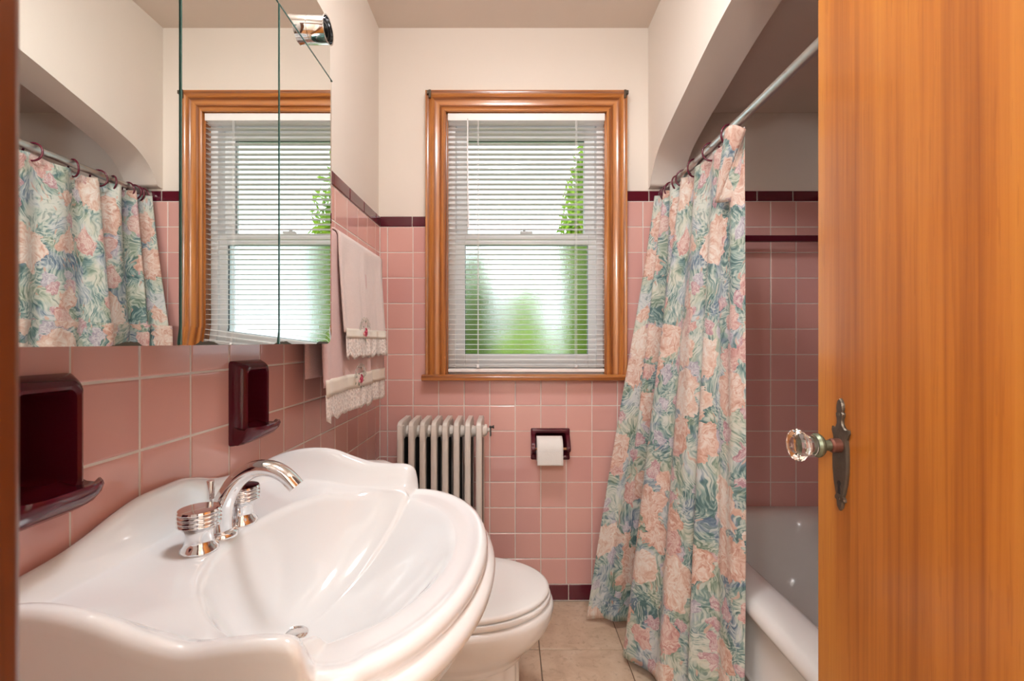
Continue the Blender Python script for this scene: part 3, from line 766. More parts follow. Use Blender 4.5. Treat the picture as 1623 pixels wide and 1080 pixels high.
MB().box(BX0+.001, BX1-.001, YB-.006, YB+.018, .986, 1.001).build('bottom_rail', 'slat', bl, bevel=.003)
for x in (-.138, .283):
    mb = MB()
    for y in (YB-.008, YB+.020): mb.tube([(x, y, 2.07), (x, y, 1.0)], .0007, 6)
    mb.tube([(x+.004, YB-.010, 2.07), (x+.004, YB-.010, 1.012)], .0008, 6)
    cd = mb.build('ladder_cord', 'cord', bl, True)
    MB().lathe([(.002, 0), (.007, .003), (.008, .008), (.006, .013), (.002, .015)], (x+.002, YB-.011, 1.004), (0, 0, 1), 12).build('cord_button', 'clear_plastic', cd, True)
w = MB().tube([(-.180, YB-.016, 2.062), (-.180, YB-.017, 1.9), (-.177, YB-.017, 1.604)], .0032, 8).build('tilt_wand', 'clear_plastic', bl, True)
MB().tube([(-.180, YB-.008, 2.075), (-.180, YB-.016, 2.070), (-.180, YB-.016, 2.060)], .0016, 6).build('wand_hook', 'steel', w, True)

# ================================================================== bathtub
tub = thing('bathtub', 'white enamelled built-in bathtub behind the floral curtain', 'bathtub', (1.0, 1.2, 0))
TX0, TX1, TY0, TY1, TZ = .652, XR-.003, YA+.003, YB-.003, .408
def rrect(x0, x1, y0, y1, r, z, n=8):
    out = []
    for cx, cy, a0 in ((x1-r, y1-r, 0), (x0+r, y1-r, 90), (x0+r, y0+r, 180), (x1-r, y0+r, 270)):
        for k in range(n+1):
            a = math.radians(a0+90*k/n); out.append((cx+r*math.cos(a), cy+r*math.sin(a), z))
    return out
mb = MB(); rings = []
def outer(dx, z, r=.004): return rrect(TX0+dx, TX1, TY0, TY1, r, z)
for dx, z in ((.026, .06), (.026, .155), (.022, .160), (.020, .166), (.022, .172), (.026, .177), (.026, .340), (.022, .352), (.010, .358), (.003, .366), (.000, .378), (.003, .392), (.011, .403), (.024, .409)):
    rings.append(outer(dx, z))
for dx, z, r in ((.050, .411, .03), (.085, .410, .05), (.108, .405, .07), (.124, .396, .09), (.133, .384, .10), (.140, .360, .11), (.150, .28, .12), (.165, .17, .13), (.19, .11, .14), (.24, .085, .14), (.31, .080, .05)):
    f = sstep(.10, .14, dx)
    e = max(0, dx-.05)
    rings.append(rrect(TX0+dx, TX1-.055-(dx-.05)*.75, TY0+.06+e*1.1, TY1-.022-e*.55, r, z))
mb.loft(rings, True, False, True)
mb.build('basin', 'enamel', tub, True, angle=60)
MB().lathe([(.026, 0), (.026, .003), (.018, .004), (.016, .001)], (1.0, .78, .081), (0, 0, 1), 24).build('drain', 'chrome', tub, True, angle=30)
MB().box(TX0+.034, TX0+.06, TY0, TY1, 0, .062).build('toe_kick', 'enamel', tub, bevel=.004)

# towel bar on the tub's end wall
tb = thing('towel_bar', 'dark maroon ceramic towel bar on the tiled tub wall', 'towel bar', (1.04, YB, 1.545))
MB().box(.76, 1.345, YB-.072, YB-.050, 1.5335, 1.560).build('bar', 'maroon', tb, bevel=.005, seg=3)
for x in (.745, 1.332):
    mb = MB(); mb.loft([rrect(-.015, .015, -.03, .03, .008, 0), rrect(-.015, .015, -.026, .026, .010, .02), rrect(-.014, .014, -.02, .02, .009, .045), rrect(-.014, .014, -.02, .02, .009, .078)], True, True, True)
    mb.v = [(x+.012+a, YB-c, 1.547+b) for a, b, c in mb.v]
    mb.build('post', 'maroon', tb, True, angle=40)

# ================================================================== shower rod, rings, curtain
RX, RZ = .658, 1.752
rod = thing('shower_rod', 'dull grey metal shower curtain rod under the arch', 'curtain rod', (RX, YA, RZ))
MB().tube([(RX, YA+.006, RZ), (RX, 1.2, RZ-.002), (RX, YB-.006, RZ)], .0125, 20).build('tube', 'steel', rod, True, angle=40)
for y, a in ((YA+.001, 1), (YB-.001, -1)):
    MB().lathe([(.019, 0), (.019, .003), (.016, .008), (.0135, .012)], (RX, y, RZ), (0, a, 0), 24).build('flange', 'steel', rod, True, angle=30)
ringm = None
for i, (y, yaw, roll) in enumerate(((1.366, .25, .10), (1.486, -.2, -.08), (1.625, .3, .1), (1.725, -.3, .05), (1.782, .35, -.1), (1.858, .1, .05), (1.886, -.15, 0), (1.908, .1, .05), (1.928, -.05, 0))):
    if ringm is None:
        mb = MB(); nn_ = 28; rings = []
        for k in range(nn_):
            a = 2*PI*k/nn_; c, s_ = math.cos(a), math.sin(a)
            rings.append([(c*(.0275+.0032*math.cos(2*PI*j/8)), .0032*math.sin(2*PI*j/8), s_*(.0300+.0032*math.cos(2*PI*j/8))) for j in range(8)])
        rings.append(rings[0]); mb.loft(rings); ringm = mb.mesh('curtain_ring', M['ring'], True)
    o = bpy.data.objects.new('curtain_ring', ringm); C.objects.link(o)
    o.location = (RX, y, RZ-.0145); o.rotation_euler = (roll, 0, yaw)
    tag(o, 'maroon plastic curtain ring hooked over the grey shower rod', 'curtain ring', 'curtain rings on the shower rod')

top = [(.662, 1.282), (.652, 1.335), (.664, 1.385), (.652, 1.440), (.662, 1.500), (.644, 1.580), (.672, 1.640), (.640, 1.700), (.678, 1.745), (.630, 1.790), (.682, 1.835), (.628, 1.862), (.676, 1.892), (.612, 1.925)]
bot = [(.632, 1.228), (.596, 1.262), (.592, 1.310), (.520, 1.335), (.545, 1.392), (.475, 1.420), (.462, 1.485), (.392, 1.580), (.475, 1.630), (.520, 1.700), (.470, 1.768), (.405, 1.760), (.365, 1.800), (.305, 1.812)]
PER = 10
tp = crom([(a, b, 0) for a, b in top], PER); bp = crom([(a, b, 0) for a, b in bot], PER)
NU = len(tp)-1; ZT, ZB = 1.735, .022
arc = [0]
for i in range(NU):
    m0, m1 = (tp[i]+bp[i])/2, (tp[i+1]+bp[i+1])/2; arc.append(arc[-1]+(m1-m0).length*1.25)
ringy = [1.366, 1.486, 1.625, 1.725, 1.782, 1.858, 1.886, 1.908, 1.928]
def curt(u, v):
    i = min(NU, int(round(u*NU))); t = v
    e = t**1.05
    p = tp[i].lerp(bp[i], e)
    # folds deepen a little mid-way, top scallops between the rings
    p = p + Vector((.006*math.sin(i*.5+3*t), .004*math.sin(i*.33+5*t), 0))*(t*(1-t)*4)
    d = min(abs(tp[i].y-r) for r in ringy)
    z = ZT+(ZB-ZT)*t - (.012*min(1, d/.05))*(1-t)**6 + .012*math.sin(i*.13)*t**8
    return (p.x, p.y, z)
mb = MB().grid(curt, NU, 70, lambda u, v: (arc[min(NU, int(round(u*NU)))], v*1.713))
cu = mb.build('shower_curtain', 'curtain', None, True, solid=.0012, angle=0)
tag(cu, 'teal and peach floral fabric shower curtain hanging outside the tub', 'shower curtain')
def flap(u, v):
    a0 = Vector((.621, 1.312, 1.730)).lerp(Vector((.618, 1.372, 1.536)), v)
    a1 = Vector((.650, 1.252, 1.702)).lerp(Vector((.624, 1.366, 1.534)), v)
    p = a0.lerp(a1, u)
    b = math.sin(PI*u)*.012*(1-v*.8)
    return (p.x-b, p.y-b*1.1, p.z+.006*math.sin(PI*u)*(1-v))
mb = MB().grid(flap, 12, 20, lambda u, v: (.9+u*.08, .15+v*.2))
mb.build('turned_edge', 'curtain', cu, True, solid=.0012, angle=0)
def back(u, v):
    a0 = Vector((.650, 1.252, 1.702)).lerp(Vector((.624, 1.366, 1.534)), v)
    a1 = Vector((.663, 1.285, 1.715)).lerp(Vector((.655, 1.30, 1.52)), v)
    return tuple(a0.lerp(a1, u))
MB().grid(back, 6, 12, lambda u, v: (.4+u*.05, .6+v*.2)).build('turned_edge', 'curtain', cu, True, solid=.0012, angle=0)

# ================================================================== washbasin
CY = .715
hp = [(-.556, 0, .890), (-.556, .045, .889), (-.556, .085, .880), (-.556, .125, .867), (-.556, .165, .858), (-.556, .215, .853), (-.553, .258, .853), (-.541, .281, .857), (-.516, .290, .868), (-.475, .292, .880), (-.43, .292, .885), (-.385, .292, .881), (-.345, .292, .867), (-.305, .292, .855), (-.265, .292, .851), (-.232, .292, .850), (-.213, .291, .845), (-.201, .290, .830), (-.194, .290, .812), (-.188, .291, .802)]
ho = crom(hp, 4)
for k in range(1, 29):
    a = math.acos(.012/.176)*(1-k/28)
    ho.append(Vector((-.2+.176*math.cos(a), .2925*math.sin(a), .800)))
outl = [(p.x, CY+p.y, p.z) for p in ho]+[(p.x+.016*sstep(-.27, -.22, p.x)*sstep(.27, .289, p.y), CY-p.y*1.015, p.z-.008*sstep(.80, .83, p.z)*sstep(.20, .285, p.y)-.018*math.exp(-((p.x+.36)/.085)**2)*sstep(.20, .285, p.y)) for p in reversed(ho[1:-1])]
Cb = Vector((-.256, CY)); Dp = Vector((-.335, CY-.008))
rows = None; cols_ = []
for (x, y, h) in outl:
    Pp = Vector((x, y)); ctr = Vector((-.30, CY)); d = (ctr-Pp); L = d.length; nrm = d/L
    wf_ = 1-sstep(.806, .842, h)
    back_w = sstep(-.30, -.46, x) if x < -.30 else 0
    zd = .822*back_w+.808*(1-back_w) if wf_ < .5 else .800
    zd = (.822*back_w+.808*(1-back_w))*(1-wf_)+.796*wf_
    S = [(.014, .740), (.005, .752), (.001, .765), (0, .780), (0, .792), (0, h-.02), (0, h-.010), (.003, h-.003), (.009, h), (.016, h-.001), (.022, h-.006), (.031, h-.34*(h-zd)), (.043, h-.92*(h-zd)), (.052, zd+.0005)]
    Fr = [(.016, .738), (.005, .744), (0, .752), (-.001, .761), (.002, .768), (.010, .7735), (.0145, .776), (.0115, .7805), (.011, .788), (.0145, .795), (.0215, .7985), (.029, .798), (.033, .7945), (.046, .793)]
    col = []
    for q, z in ((.30, .585), (.42, .595), (.62, .63), (.80, .672), (.92, .715)):
        p = ctr+(Pp-ctr)*q; col.append((p.x, p.y, z))
    for (o1, z1_), (o2, z2_) in zip(S, Fr):
        o_ = o1*(1-wf_)+o2*wf_; z_ = z1_*(1-wf_)+z2_*wf_; p = Pp+nrm*o_; col.append((p.x, p.y, z_))
    # bowl lip: ellipse around Cb seen from ctr
    th = math.atan2((Pp.y-CY)/.236, (Pp.x-Cb.x)/.168)
    B = Vector((Cb.x+.168*math.cos(th), CY+.236*math.sin(th)))
    last = Vector(col[-1][:2]); zl_ = col[-1][2]; zb = zd-.006
    p = last.lerp(B, .5); col.append((p.x, p.y, (zl_+zb)/2+.0005))
    p = last.lerp(B, .92); col.append((p.x, p.y, zb+.0008))
    for q in (0, .05, .11, .20, .32, .46, .60, .74, .87, .95, 1.0):
        p = B.lerp(Dp, q*.955); depth = (zb-.662)*(1-(1-q)**2.1)
        dz = depth*sstep(-.06, .10, q)
        col.append((p.x, p.y, zb-dz))
    cols_.append(col)
sink = thing('pedestal_sink', 'white porcelain pedestal sink with scalloped backsplash below the mirror', 'sink', (-.33, CY, 0))
mb = MB(); rings = [[c[k] for c in cols_] for k in range(len(cols_[0]))]
mb.loft(rings, True, True, False)
mb.build('basin', 'porcelain', sink, True, angle=0)
pd = MB(); prof = [(.135, 0), (.135, .03), (.118, .05), (.105, .09), (.090, .20), (.085, .40), (.095, .52), (.125, .575), (.14, .60)]
pd.lathe(prof, (-.36, CY, 0), (0, 0, 1), 32); pd.build('pedestal', 'porcelain', sink, True, angle=50)
dz_ = cols_[0][-1][2]
MB().lathe([(.0205, 0), (.0205, .0015), (.018, .0022), (.0165, .0012), (.0155, .0018), (.004, .0024)], (Dp.x, Dp.y, dz_-.0003), (0, 0, 1), 28).build('drain', 'chrome', sink, True, angle=40)
# faucet
FX, FZ = -.446, .8165; FY = .705
fa = thing('faucet', 'chrome widespread faucet with arched spout on the sink deck', 'faucet', (FX, FY, FZ))
prof = [(.0235, 0), (.0235, .0015), (.0245, .002), (.0240, .006), (.0195, .011), (.0180, .016), (.0180, .022), (.0195, .030), (.0230, .037), (.0265, .0385), (.0278, .0405), (.0265, .0430), (.0250, .0435), (.0265, .0440), (.0280, .0465), (.0265, .0490), (.0250, .0495), (.0265, .0500), (.0280, .0525), (.0265, .0550), (.0250, .0555), (.0265, .0560), (.0278, .0585), (.0262, .0612), (.020, .0620), (.004, .0622)]
for y, zz in ((FY-.051, FZ), (FY+.051, FZ)):
    MB().lathe(prof, (FX, y, zz), (0, 0, 1), 36).build('handle', 'chrome', fa, True, angle=50)
path = crom([(FX, FY, FZ), (FX, FY, FZ+.030), (FX+.006, FY, FZ+.058), (FX+.024, FY, FZ+.086), (FX+.050, FY, FZ+.103), (FX+.076, FY, FZ+.104), (FX+.098, FY, FZ+.094), (FX+.116, FY, FZ+.076)], 5)
k = len(path); r1 = [.0150*(1-i/(k-1))+.0108*(i/(k-1)) for i in range(k)]; r2 = [.0165*(1-i/(k-1))+.0150*(i/(k-1)) for i in range(k)]
spt = MB().tube(path, r1, 20, True, r2=r2, up=(-1, 0, 0)).build('spout', 'chrome', fa, True, angle=50)
MB().lathe([(.0225, 0), (.0225, .002), (.0215, .006), (.0170, .010)], (FX, FY, FZ), (0, 0, 1), 32).build('base_ring', 'chrome', fa, True, angle=50)
MB().lathe([(.0022, 0), (.0022, .054), (.0050, .056), (.0058, .082), (.0052, .084), (.001, .0842)], (FX-.020, FY+.004, FZ), (0, 0, 1), 16).build('lift_rod', 'chrome', fa, True, angle=40)

# ================================================================== mirror cabinet
MX = -.450; MZ0, MZ1 = 1.112, 1.777; PY = [.355, .6205, .886, 1.155]
mc = thing('mirror_cabinet', 'frameless wall cabinet with three mirror doors above the sink', 'mirror cabinet', (XL, .755, MZ0))
MB().box(XL+.001, MX-.008, PY[0]+.012, PY[3]-.012, MZ0+.012, MZ1-.004).build('case', 'cabinet', mc, bevel=.003)
BV, SLOPE = .026, .0017
for i in range(3):
    y0, y1 = PY[i]+.0016, PY[i+1]-.0016
    rad = .028
    def outline(ins, x, low, rr=None, y0=y0, y1=y1, i=i):
        # rounded lower far corner on the last door
        zb = MZ0+low; pts = [(x, y0, MZ1), (x, y0, zb)]
        yy = y1-(ins if i == 2 else 0)
        if i == 2:
            r_ = rad
            for k in range(9):
                a = -PI/2+PI/2*k/8; pts.append((x, yy-r_+r_*math.cos(a), zb+r_+r_*math.sin(a)))
        else:
            for k in range(9): pts.append((x, yy, zb))
        pts.append((x, yy, MZ1)); return pts
    px = MX+(.0 if i != 1 else .0)
    g = MB(); g.loft([outline(0, px-.005, 0), outline(0, px-SLOPE, 0)], True, True, False)
    dr = g.build('door', 'glass_edge', mc)
    f = MB()
    a, b = outline(0, px-SLOPE+.00005, 0), outline(.012, px, BV)
    f.v = a+b; n_ = len(a)
    for k in range(1, n_-1): f.f.append((k, k+1, n_+k+1, n_+k))
    f.f.append(tuple(n_+k for k in range(n_)))
    # top wedge where the bevelled far edge meets the top
    f.v = [(x, y, z-MZ0) for x, y, z in f.v]
    fo_ = f.build('mirror_face', 'mirror'); fo_.location = (0, 0, MZ0); adopt(fo_, dr)
    # dark green seam strip on the door's near edge
    MB().box(px-.004, px+.0012, y0-.0012, y0+.0014, MZ0+.001, MZ1).build('edge', 'glass_edge', dr)
    MB().box(px-.004, px+.0010, y0, y1, MZ1-.0015, MZ1+.0010).build('edge', 'glass_edge', dr)
lb = thing('vanity_light_bar', 'mirrored vanity light strip with chrome lamp cups above the cabinet', 'vanity light', (XL, .755, MZ1))
MB().box(XL+.001, MX-.014, PY[0]+.02, PY[3]-.02, MZ1+.001, 1.90).build('case', 'cabinet', lb, bevel=.003)
def lbout(x, ins=0):
    y0, y1, zb, zt, r = PY[0]+ins, PY[3]-ins, MZ1+.002, 1.925-ins, .045
    pts = [(x, y0, zb), (x, y1, zb)]
    for k in range(9): a = PI/2*k/8; pts.append((x, y1-r+r*math.cos(a), zt-r+r*math.sin(a)))
    for k in range(9): a = PI/2+PI/2*k/8; pts.append((x, y0+r+r*math.cos(a), zt-r+r*math.sin(a)))
    return pts
MB().loft([lbout(MX-.012), lbout(MX-.0065), lbout(MX-.006, .0005)], True, True, False).build('glass', 'glass_edge', lb)
MB().loft([lbout(MX-.0058, .0006), lbout(MX-.0052, .010)], True, False, True).build('mirror_face', 'mirror_clean', lb)
for y in (.467, .755, 1.043):
    cp = MB().lathe([(.0290, 0), (.0300, .001), (.0300, .036), (.0312, .038), (.0312, .0395), (.0285, .0390), (.0280, .012), (.0240, .008)], (MX-.0052, y, 1.832), (1, 0, 0), 36, True, False).build('lamp_cup', 'chrome', lb, True, angle=35)
    MB().lathe([(.0225, .006), (.0225, .016), (.0150, .017), (.0140, .0085)], (MX-.0052, y, 1.832), (1, 0, 0), 24).build('socket', 'iron', cp, True, angle=35)

# ================================================================== soap niches
def soap_niche(label, r, deep):
    y0, y1, z0, z1 = r
    t = thing('soap_niche', label, 'soap dish', (XL, (y0+y1)/2, z0))
    mb = MB()
    def rr(x, iy, ib, it, rad): return [(x, b, c) for b, c, _ in rrect(y0+iy, y1-iy, z0+ib, z1-it, rad, 0, 6)]
    mb.loft([rr(XL-.004, 0, 0, 0, .006), rr(XL+.006, .0005, .0005, .0005, .008), rr(XL+.020, .006, .010, .006, .012), rr(XL+.026, .010, .018, .010, .012), rr(XL+.029, .015, .026, .015, .012), rr(XL+.027, .019, .031, .019, .011), rr(XL+.018, .021, .034, .021, .010), rr(XL-.040, .023, .037, .023, .010), rr(XL-.055, .030, .044, .030, .012)], True, False, True)
    mb.build('body', 'maroon', t, True, angle=50)
    # curled lip
    pr = [(XL+.010, z0+.040), (XL+.030, z0+.034), (XL+.046, z0+.033), (XL+.054, z0+.038), (XL+.058, z0+.0385), (XL+.060, z0+.034), (XL+.056, z0+.025), (XL+.044, z0+.013), (XL+.024, z0+.003), (XL+.008, z0+.003)]
    mb = MB(); rings = []
    for k in range(11):
        q = -1+2*k/10; y = (y0+y1)/2+q*(y1-y0)*.50; e = 1-.38*abs(q)**5
        rings.append([(XL+.006+(x-XL-.006)*e, y, z) for x, z in pr])
    mb.loft(rings, True, True, True); mb.build('lip', 'maroon', t, True, angle=60)
soap_niche('glossy maroon ceramic soap niche set in tile below the mirror, towards the towels', DA, .05)
soap_niche('glossy maroon ceramic soap niche set in tile, nearer the door frame', DB, .05)

# ================================================================== towels
wb_ = thing('towel_rail', 'slim maroon ceramic towel rail on the wall under the hanging towels', 'towel rail', (XL, 1.4, 1.40))
BXr, BZr = -.516, 1.425
MB().tube([(BXr, 1.172, BZr), (BXr, 1.80, BZr)], .009, 14).build('bar', 'maroon', wb_, True, angle=40)
for y in (1.195, 1.792):
    mb = MB(); mb.loft([rrect(-.024, .024, -.024, .024, .008, 0), rrect(-.018, .018, -.018, .018, .010, .014), rrect(-.010, .010, -.012, .012, .006, .03), rrect(-.008, .008, -.008, .008, .006, .042)], True, True, True)
    mb.v = [(XL-.001+c, y+a, BZr+b) for a, b, c in mb.v]; mb.build('post', 'maroon', wb_, True, angle=40)

def towel(name, label, y0, y1, off, zf, zback, mat, lace, satin, ymid, flare, fold=None):
    """off: distance of the cloth from the bar centre, zf: front end of the terry, below it satin band + lace"""
    t = thing(name, label, 'towel', (BXr, (y0+y1)/2, BZr))
    R = .009+off
    def prof(s):               # 0 back end .. 1 front end : x, z
        Lb, La, Lf = BZr-zback, PI*R, BZr-zf
        tot = Lb+La+Lf; d = s*tot
        if d < Lb: return BXr-R+.004*(1-d/Lb), zback+d
        if d < Lb+La:
            a = PI-(d-Lb)/R; return BXr+R*math.cos(a), BZr+R*math.sin(a)
        q = (d-Lb-La); return BXr+R+flare*(q/Lf)**1.2, BZr-q
    def wav(v, y): return (.0065*math.sin(12*v+off*300)+.0035*math.sin(29*v+1.3)+.002*math.sin(47*v))
    def yy(v, z):
        k = max(0, BZr-z)
        return y0+(y1-y0)*v - .05*k*(v-.5)*0 + .01*k*math.sin(5*v)
    def front(v, z, x):
        k = sstep(BZr, BZr-.10, z)
        return (x+wav(v, z)*k, yy(v, z), z)
    mb = MB().grid(lambda u, v: (lambda p: front(v, p[1], p[0]) if p[0] > BXr else (p[0], yy(v, p[1]), p[1]))(prof(u)), 70, 30, lambda u, v: (u, v))
    cl = mb.build('cloth', mat, t, True, solid=.0055, angle=0)
    xf = prof(1)[0]
    sb = satin
    def strip(za, zb, dx, scal=0, n=40):
        def fn(u, v):
            z = za+(zb-za)*v
            if scal and v > .5: z += (abs(math.sin(u*PI*9))*.009+.003*math.sin(u*43))*(v-.5)*2*-1+.006*(v-.5)
            k = 1
            return (xf+dx+wav(u, z)+flare*.10*v+(.003*math.sin(u*60)*v if scal else 0), yy(u, z), z)
        return fn
    MB().grid(strip(zf+sb*.5, zf-sb*.5-.004, .0042), 30, 4, lambda u, v: (u*(y1-y0), v*.03)).build('satin_band', 'satin', cl, True, solid=.001, angle=0)
    MB().grid(strip(zf-sb*.5+.002, zf-sb*.5-lace, .0036, 1), 70, 8, lambda u, v: (u*(y1-y0), v*lace)).build('lace_trim', 'lace', cl, True, solid=.0008, angle=0)
    # ribbon rose with leaves and stitched curls
    yc = y0+(y1-y0)*ymid; x = xf+.008+wav(ymid, zf)
    zc = zf+.002
    mb = MB()
    for k in range(9):
        a = k*.7; r_ = .0020+.00105*k
        mb.tube([(x+.003-.0003*k+.0012*math.cos(a), yc+r_*math.cos(a+j*.5), zc+r_*1.25*math.sin(a+j*.5)) for j in range(6)], .0024, 6)
    mb.build('rose', 'rose', cl, True)
    for k in range(10):
        a = k*PI/5+.3; r_ = .020+.007*(k % 3)
        c = Vector((x-.001, yc+r_*math.cos(a)*1.5, zc+r_*math.sin(a)))
        e = Vector((0, math.cos(a+.6), math.sin(a+.6))); s_ = e.cross(Vector((1, 0, 0)))
        lf = MB(); lf.v = [tuple(c-e*.007), tuple(c+s_*.0028+Vector((.0016, 0, 0))), tuple(c+e*.0072), tuple(c-s_*.0028+Vector((.0016, 0, 0)))]; lf.f = [(0, 1, 2, 3)]
        lf.build('leaf', 'leaf_thread', cl)
    for k in range(8):
        a = k*PI/7; cy_, cz_ = yc+.046*math.cos(a), zc+.012+.030*math.sin(a)
        MB().tube([(x-.001, cy_+.009*math.cos(j*.9)*(1-j*.07), cz_+.009*math.sin(j*.9)*(1-j*.07)) for j in range(8)], .0009, 5).build('stitched_curl', 'silver_thread', cl, True)
    MB().lathe([(.001, 0), (.0050, .002), (.0054, .004), (.001, .007)], (x, yc-.024, zc-.006), (1, 0, .2), 10).build('rosebud', 'bud', cl, True)
    return t
towel('bath_towel', 'long pink bath towel with satin band and wide lace hem', 1.172, 1.760, .004, .997, 1.02, 'towel_pink', .068, .040, .47, .016)
towel('hand_towel', 'short pale pink hand towel with lace hem draped over the pink bath towel', 1.315, 1.752, .0125, 1.145, 1.16, 'towel_pale', .062, .024, .36, .018)

# ================================================================== toilet
TY = 1.30
toi = thing('toilet', 'white toilet with closed lid between the sink and radiator', 'toilet', (-.2, TY, 0))
def egg(xf_, xb, hw, z, n=48, flute=0, xc=None):
    out = []
    xc = xc if xc is not None else xb+(xf_-xb)*.44
    for k in range(n):
        a = 2*PI*k/n; c, s_ = math.cos(a), math.sin(a)
        r = 1+flute*math.cos(a*18)
        out.append((xc+(xf_-xc if c > 0 else xc-xb)*c*r, TY+hw*s_*r*(1 if c > 0 else (1-.10*c*c)), z))
    return out
mb = MB(); R_ = []
for z, xf_, xb, hw, fl_ in ((.0, .052, -.40, .130, 0), (.02, .052, -.40, .130, 0), (.028, .044, -.39, .124, .0), (.034, .036, -.38, .118, .018), (.12, .024, -.37, .106, .018), (.215, .022, -.36, .104, .018), (.222, .026, -.36, .108, 0), (.232, .036, -.36, .116, 0), (.240, .038, -.36, .119, 0), (.252, .046, -.35, .126, 0), (.272, .068, -.35, .142, 0), (.300, .094, -.34, .160, 0), (.325, .111, -.34, .172, 0), (.350, .121, -.33, .180, 0), (.372, .1245, -.33, .183, 0), (.385, .122, -.33, .181, 0), (.390, .114, -.325, .175, 0)):
    R_.append(egg(xf_, xb, hw, z, 96, fl_))
mb.loft(R_, True, True, True); mb.build('bowl', 'china', toi, True, angle=50)
mb = MB(); mb.loft([egg(xf_, -.315, hw, z) for z, xf_, hw in ((.3935, .108, .172), (.3945, .114, .177), (.402, .1165, .179), (.4085, .114, .177), (.4095, .108, .172))], True, True, True)
mb.build('seat', 'plastic_white', toi, True, angle=60)
mb = MB(); mb.loft([egg(xf_, -.315, hw, z) for z, xf_, hw in ((.4115, .104, .168), (.4125, .110, .174), (.418, .1125, .1755), (.4235, .110, .174), (.4265, .102, .168), (.429, .06, .14), (.430, .0, .10))], True, True, True)
mb.build('lid', 'plastic_white', toi, True, angle=60)
for y in (TY-.075, TY+.075): MB().box(-.332, -.300, y-.022, y+.022, .390, .425).build('hinge', 'plastic_white', toi, bevel=.006, seg=3)
def trr(x0, x1, hw, z, r): return rrect(x0, x1, TY-hw, TY+hw, r, z)
mb = MB(); mb.loft([trr(-.545, -.375, .19, .36, .03), trr(-.552, -.365, .205, .45, .03), trr(-.555, -.360, .212, .60, .03), trr(-.555, -.358, .215, .690, .03)], True, True, True)
tank = mb.build('tank', 'china', toi, True, angle=50)
mb = MB(); mb.loft([trr(-.556, -.350, .222, .690, .03), trr(-.556, -.346, .226, .695, .032), trr(-.556, -.346, .226, .706, .032), trr(-.555, -.352, .220, .712, .032), trr(-.553, -.368, .205, .715, .034), trr(-.552, -.384, .190, .728, .036), trr(-.550, -.392, .182, .733, .036), trr(-.545, -.41, .165, .735, .03)], True, True, True)
mb.build('tank_lid', 'china', toi, True, angle=50)
lv = MB().lathe([(.014, 0), (.014, .006), (.008, .010)], (-.358, TY-.15, .64), (1, 0, 0), 20)
lv.tube([(-.346, TY-.15, .64), (-.343, TY-.12, .637), (-.343, TY-.085, .632)], [.006, .005, .006], 10)
lv.build('flush_lever', 'chrome', tank, True, angle=50)

# ================================================================== radiator
rad = thing('radiator', 'cream painted cast iron column radiator under the window', 'radiator', (-.28, 1.85, 0))
RY0, RY1, RZT = 1.757, 1.930, .806
def section_meshes():
    w2 = .0165
    mb = MB()
    def col(yc, wy, wx, z0, z1, n=12):
        rr_ = []
        for z, s_ in ((z0, 1), (z1, 1)):
            rr_.append([(wx*abs(math.cos(a))**.5*math.copysign(1, math.cos(a)), yc+wy*abs(math.sin(a))**.6*math.copysign(1, math.sin(a)), z) for a in [2*PI*k/n+PI/n for k in range(n)]])
        mb.loft(rr_, True, True, True)
    col(RY0+.016, .016, .0125, .10, RZT-.015)
    col(RY1-.016, .016, .0125, .10, RZT-.015)
    # top and bottom headers with a sloping shoulder at the front
    for flip in (0, 1):
        hdr = [(RY0+.000, .735), (RY0, .788), (RY0+.004, .798), (RY0+.012, .803), (RY0+.03, .806), (RY1-.02, .808), (RY1-.006, .804), (RY1, .795), (RY1, .735), (RY1-.05, .742), (RY0+.05, .742)]
        if flip: hdr = [(y, .90-z) for y, z in hdr]
        ring = lambda x, ins: [(x, y+(ins if y < 1.80 else (-ins if y > 1.9 else 0)), z+(-ins if (z > .7 or (z < .2 and z > .15)) else ins)) for y, z in hdr]
        mb.loft([ring(-.0105, .004), ring(-.0085, 0), ring(.0085, 0), ring(.0105, .004)], True, True, True)
    outer_ = mb
    mb2 = MB()
    for yc in (RY0+.056, RY0+.0865, RY0+.117):
        mb2.lathe([(.0105, .12), (.0105, .75)], (0, yc, 0), (0, 0, 1), 10)
    mb3 = MB()
    for z in (.755,):
        mb3.lathe([(.021, -.0219), (.024, -.016), (.024, .016), (.021, .0219)], (0, RY0+.0865, z), (1, 0, 0), 16)
    return outer_.mesh('section', M['radiator'], True), mb2.mesh('inner_columns', M['iron'], True), mb3.mesh('hub', M['radiator'], True)
m1, m2, m3 = section_meshes()
for me in (m1, m2, m3): me.set_sharp_from_angle(angle=math.radians(40))
for i in range(8):
    x = -.4255+.0437*i
    o = bpy.data.objects.new('section', m1); C.objects.link(o); o.location = (x, 0, 0); adopt(o, rad)
    o2 = bpy.data.objects.new('inner_columns', m2); C.objects.link(o2); o2.location = (x, 0, 0); adopt(o2, o)
    o3 = bpy.data.objects.new('hub', m3); C.objects.link(o3); o3.location = (x, 0, 0); adopt(o3, o)
for x in (-.4255, -.4255+.0437*7):
    for y in (RY0+.02, RY1-.02):
        MB().lathe([(.016, 0), (.016, .008), (.010, .03), (.012, .12)], (x, y, 0), (0, 0, 1), 14).build('foot', 'radiator', rad, True, angle=40)
mb = MB().lathe([(.024, 0), (.022, .010), (.010, .012), (.008, .020), (.006, .022)], (-.1197+.018, RY0+.0865, .760), (1, 0, 0), 16)
pl_ = mb.build('end_plug', 'radiator', rad, True, angle=40)
mb = MB().lathe([(.0045, 0), (.0045, .014), (.007, .015), (.007, .020)], (-.083, RY0+.0865, .772), (1, 0, 0), 10); mb.box(-.080, -.075, RY0+.080, RY0+.093, .735, .772)
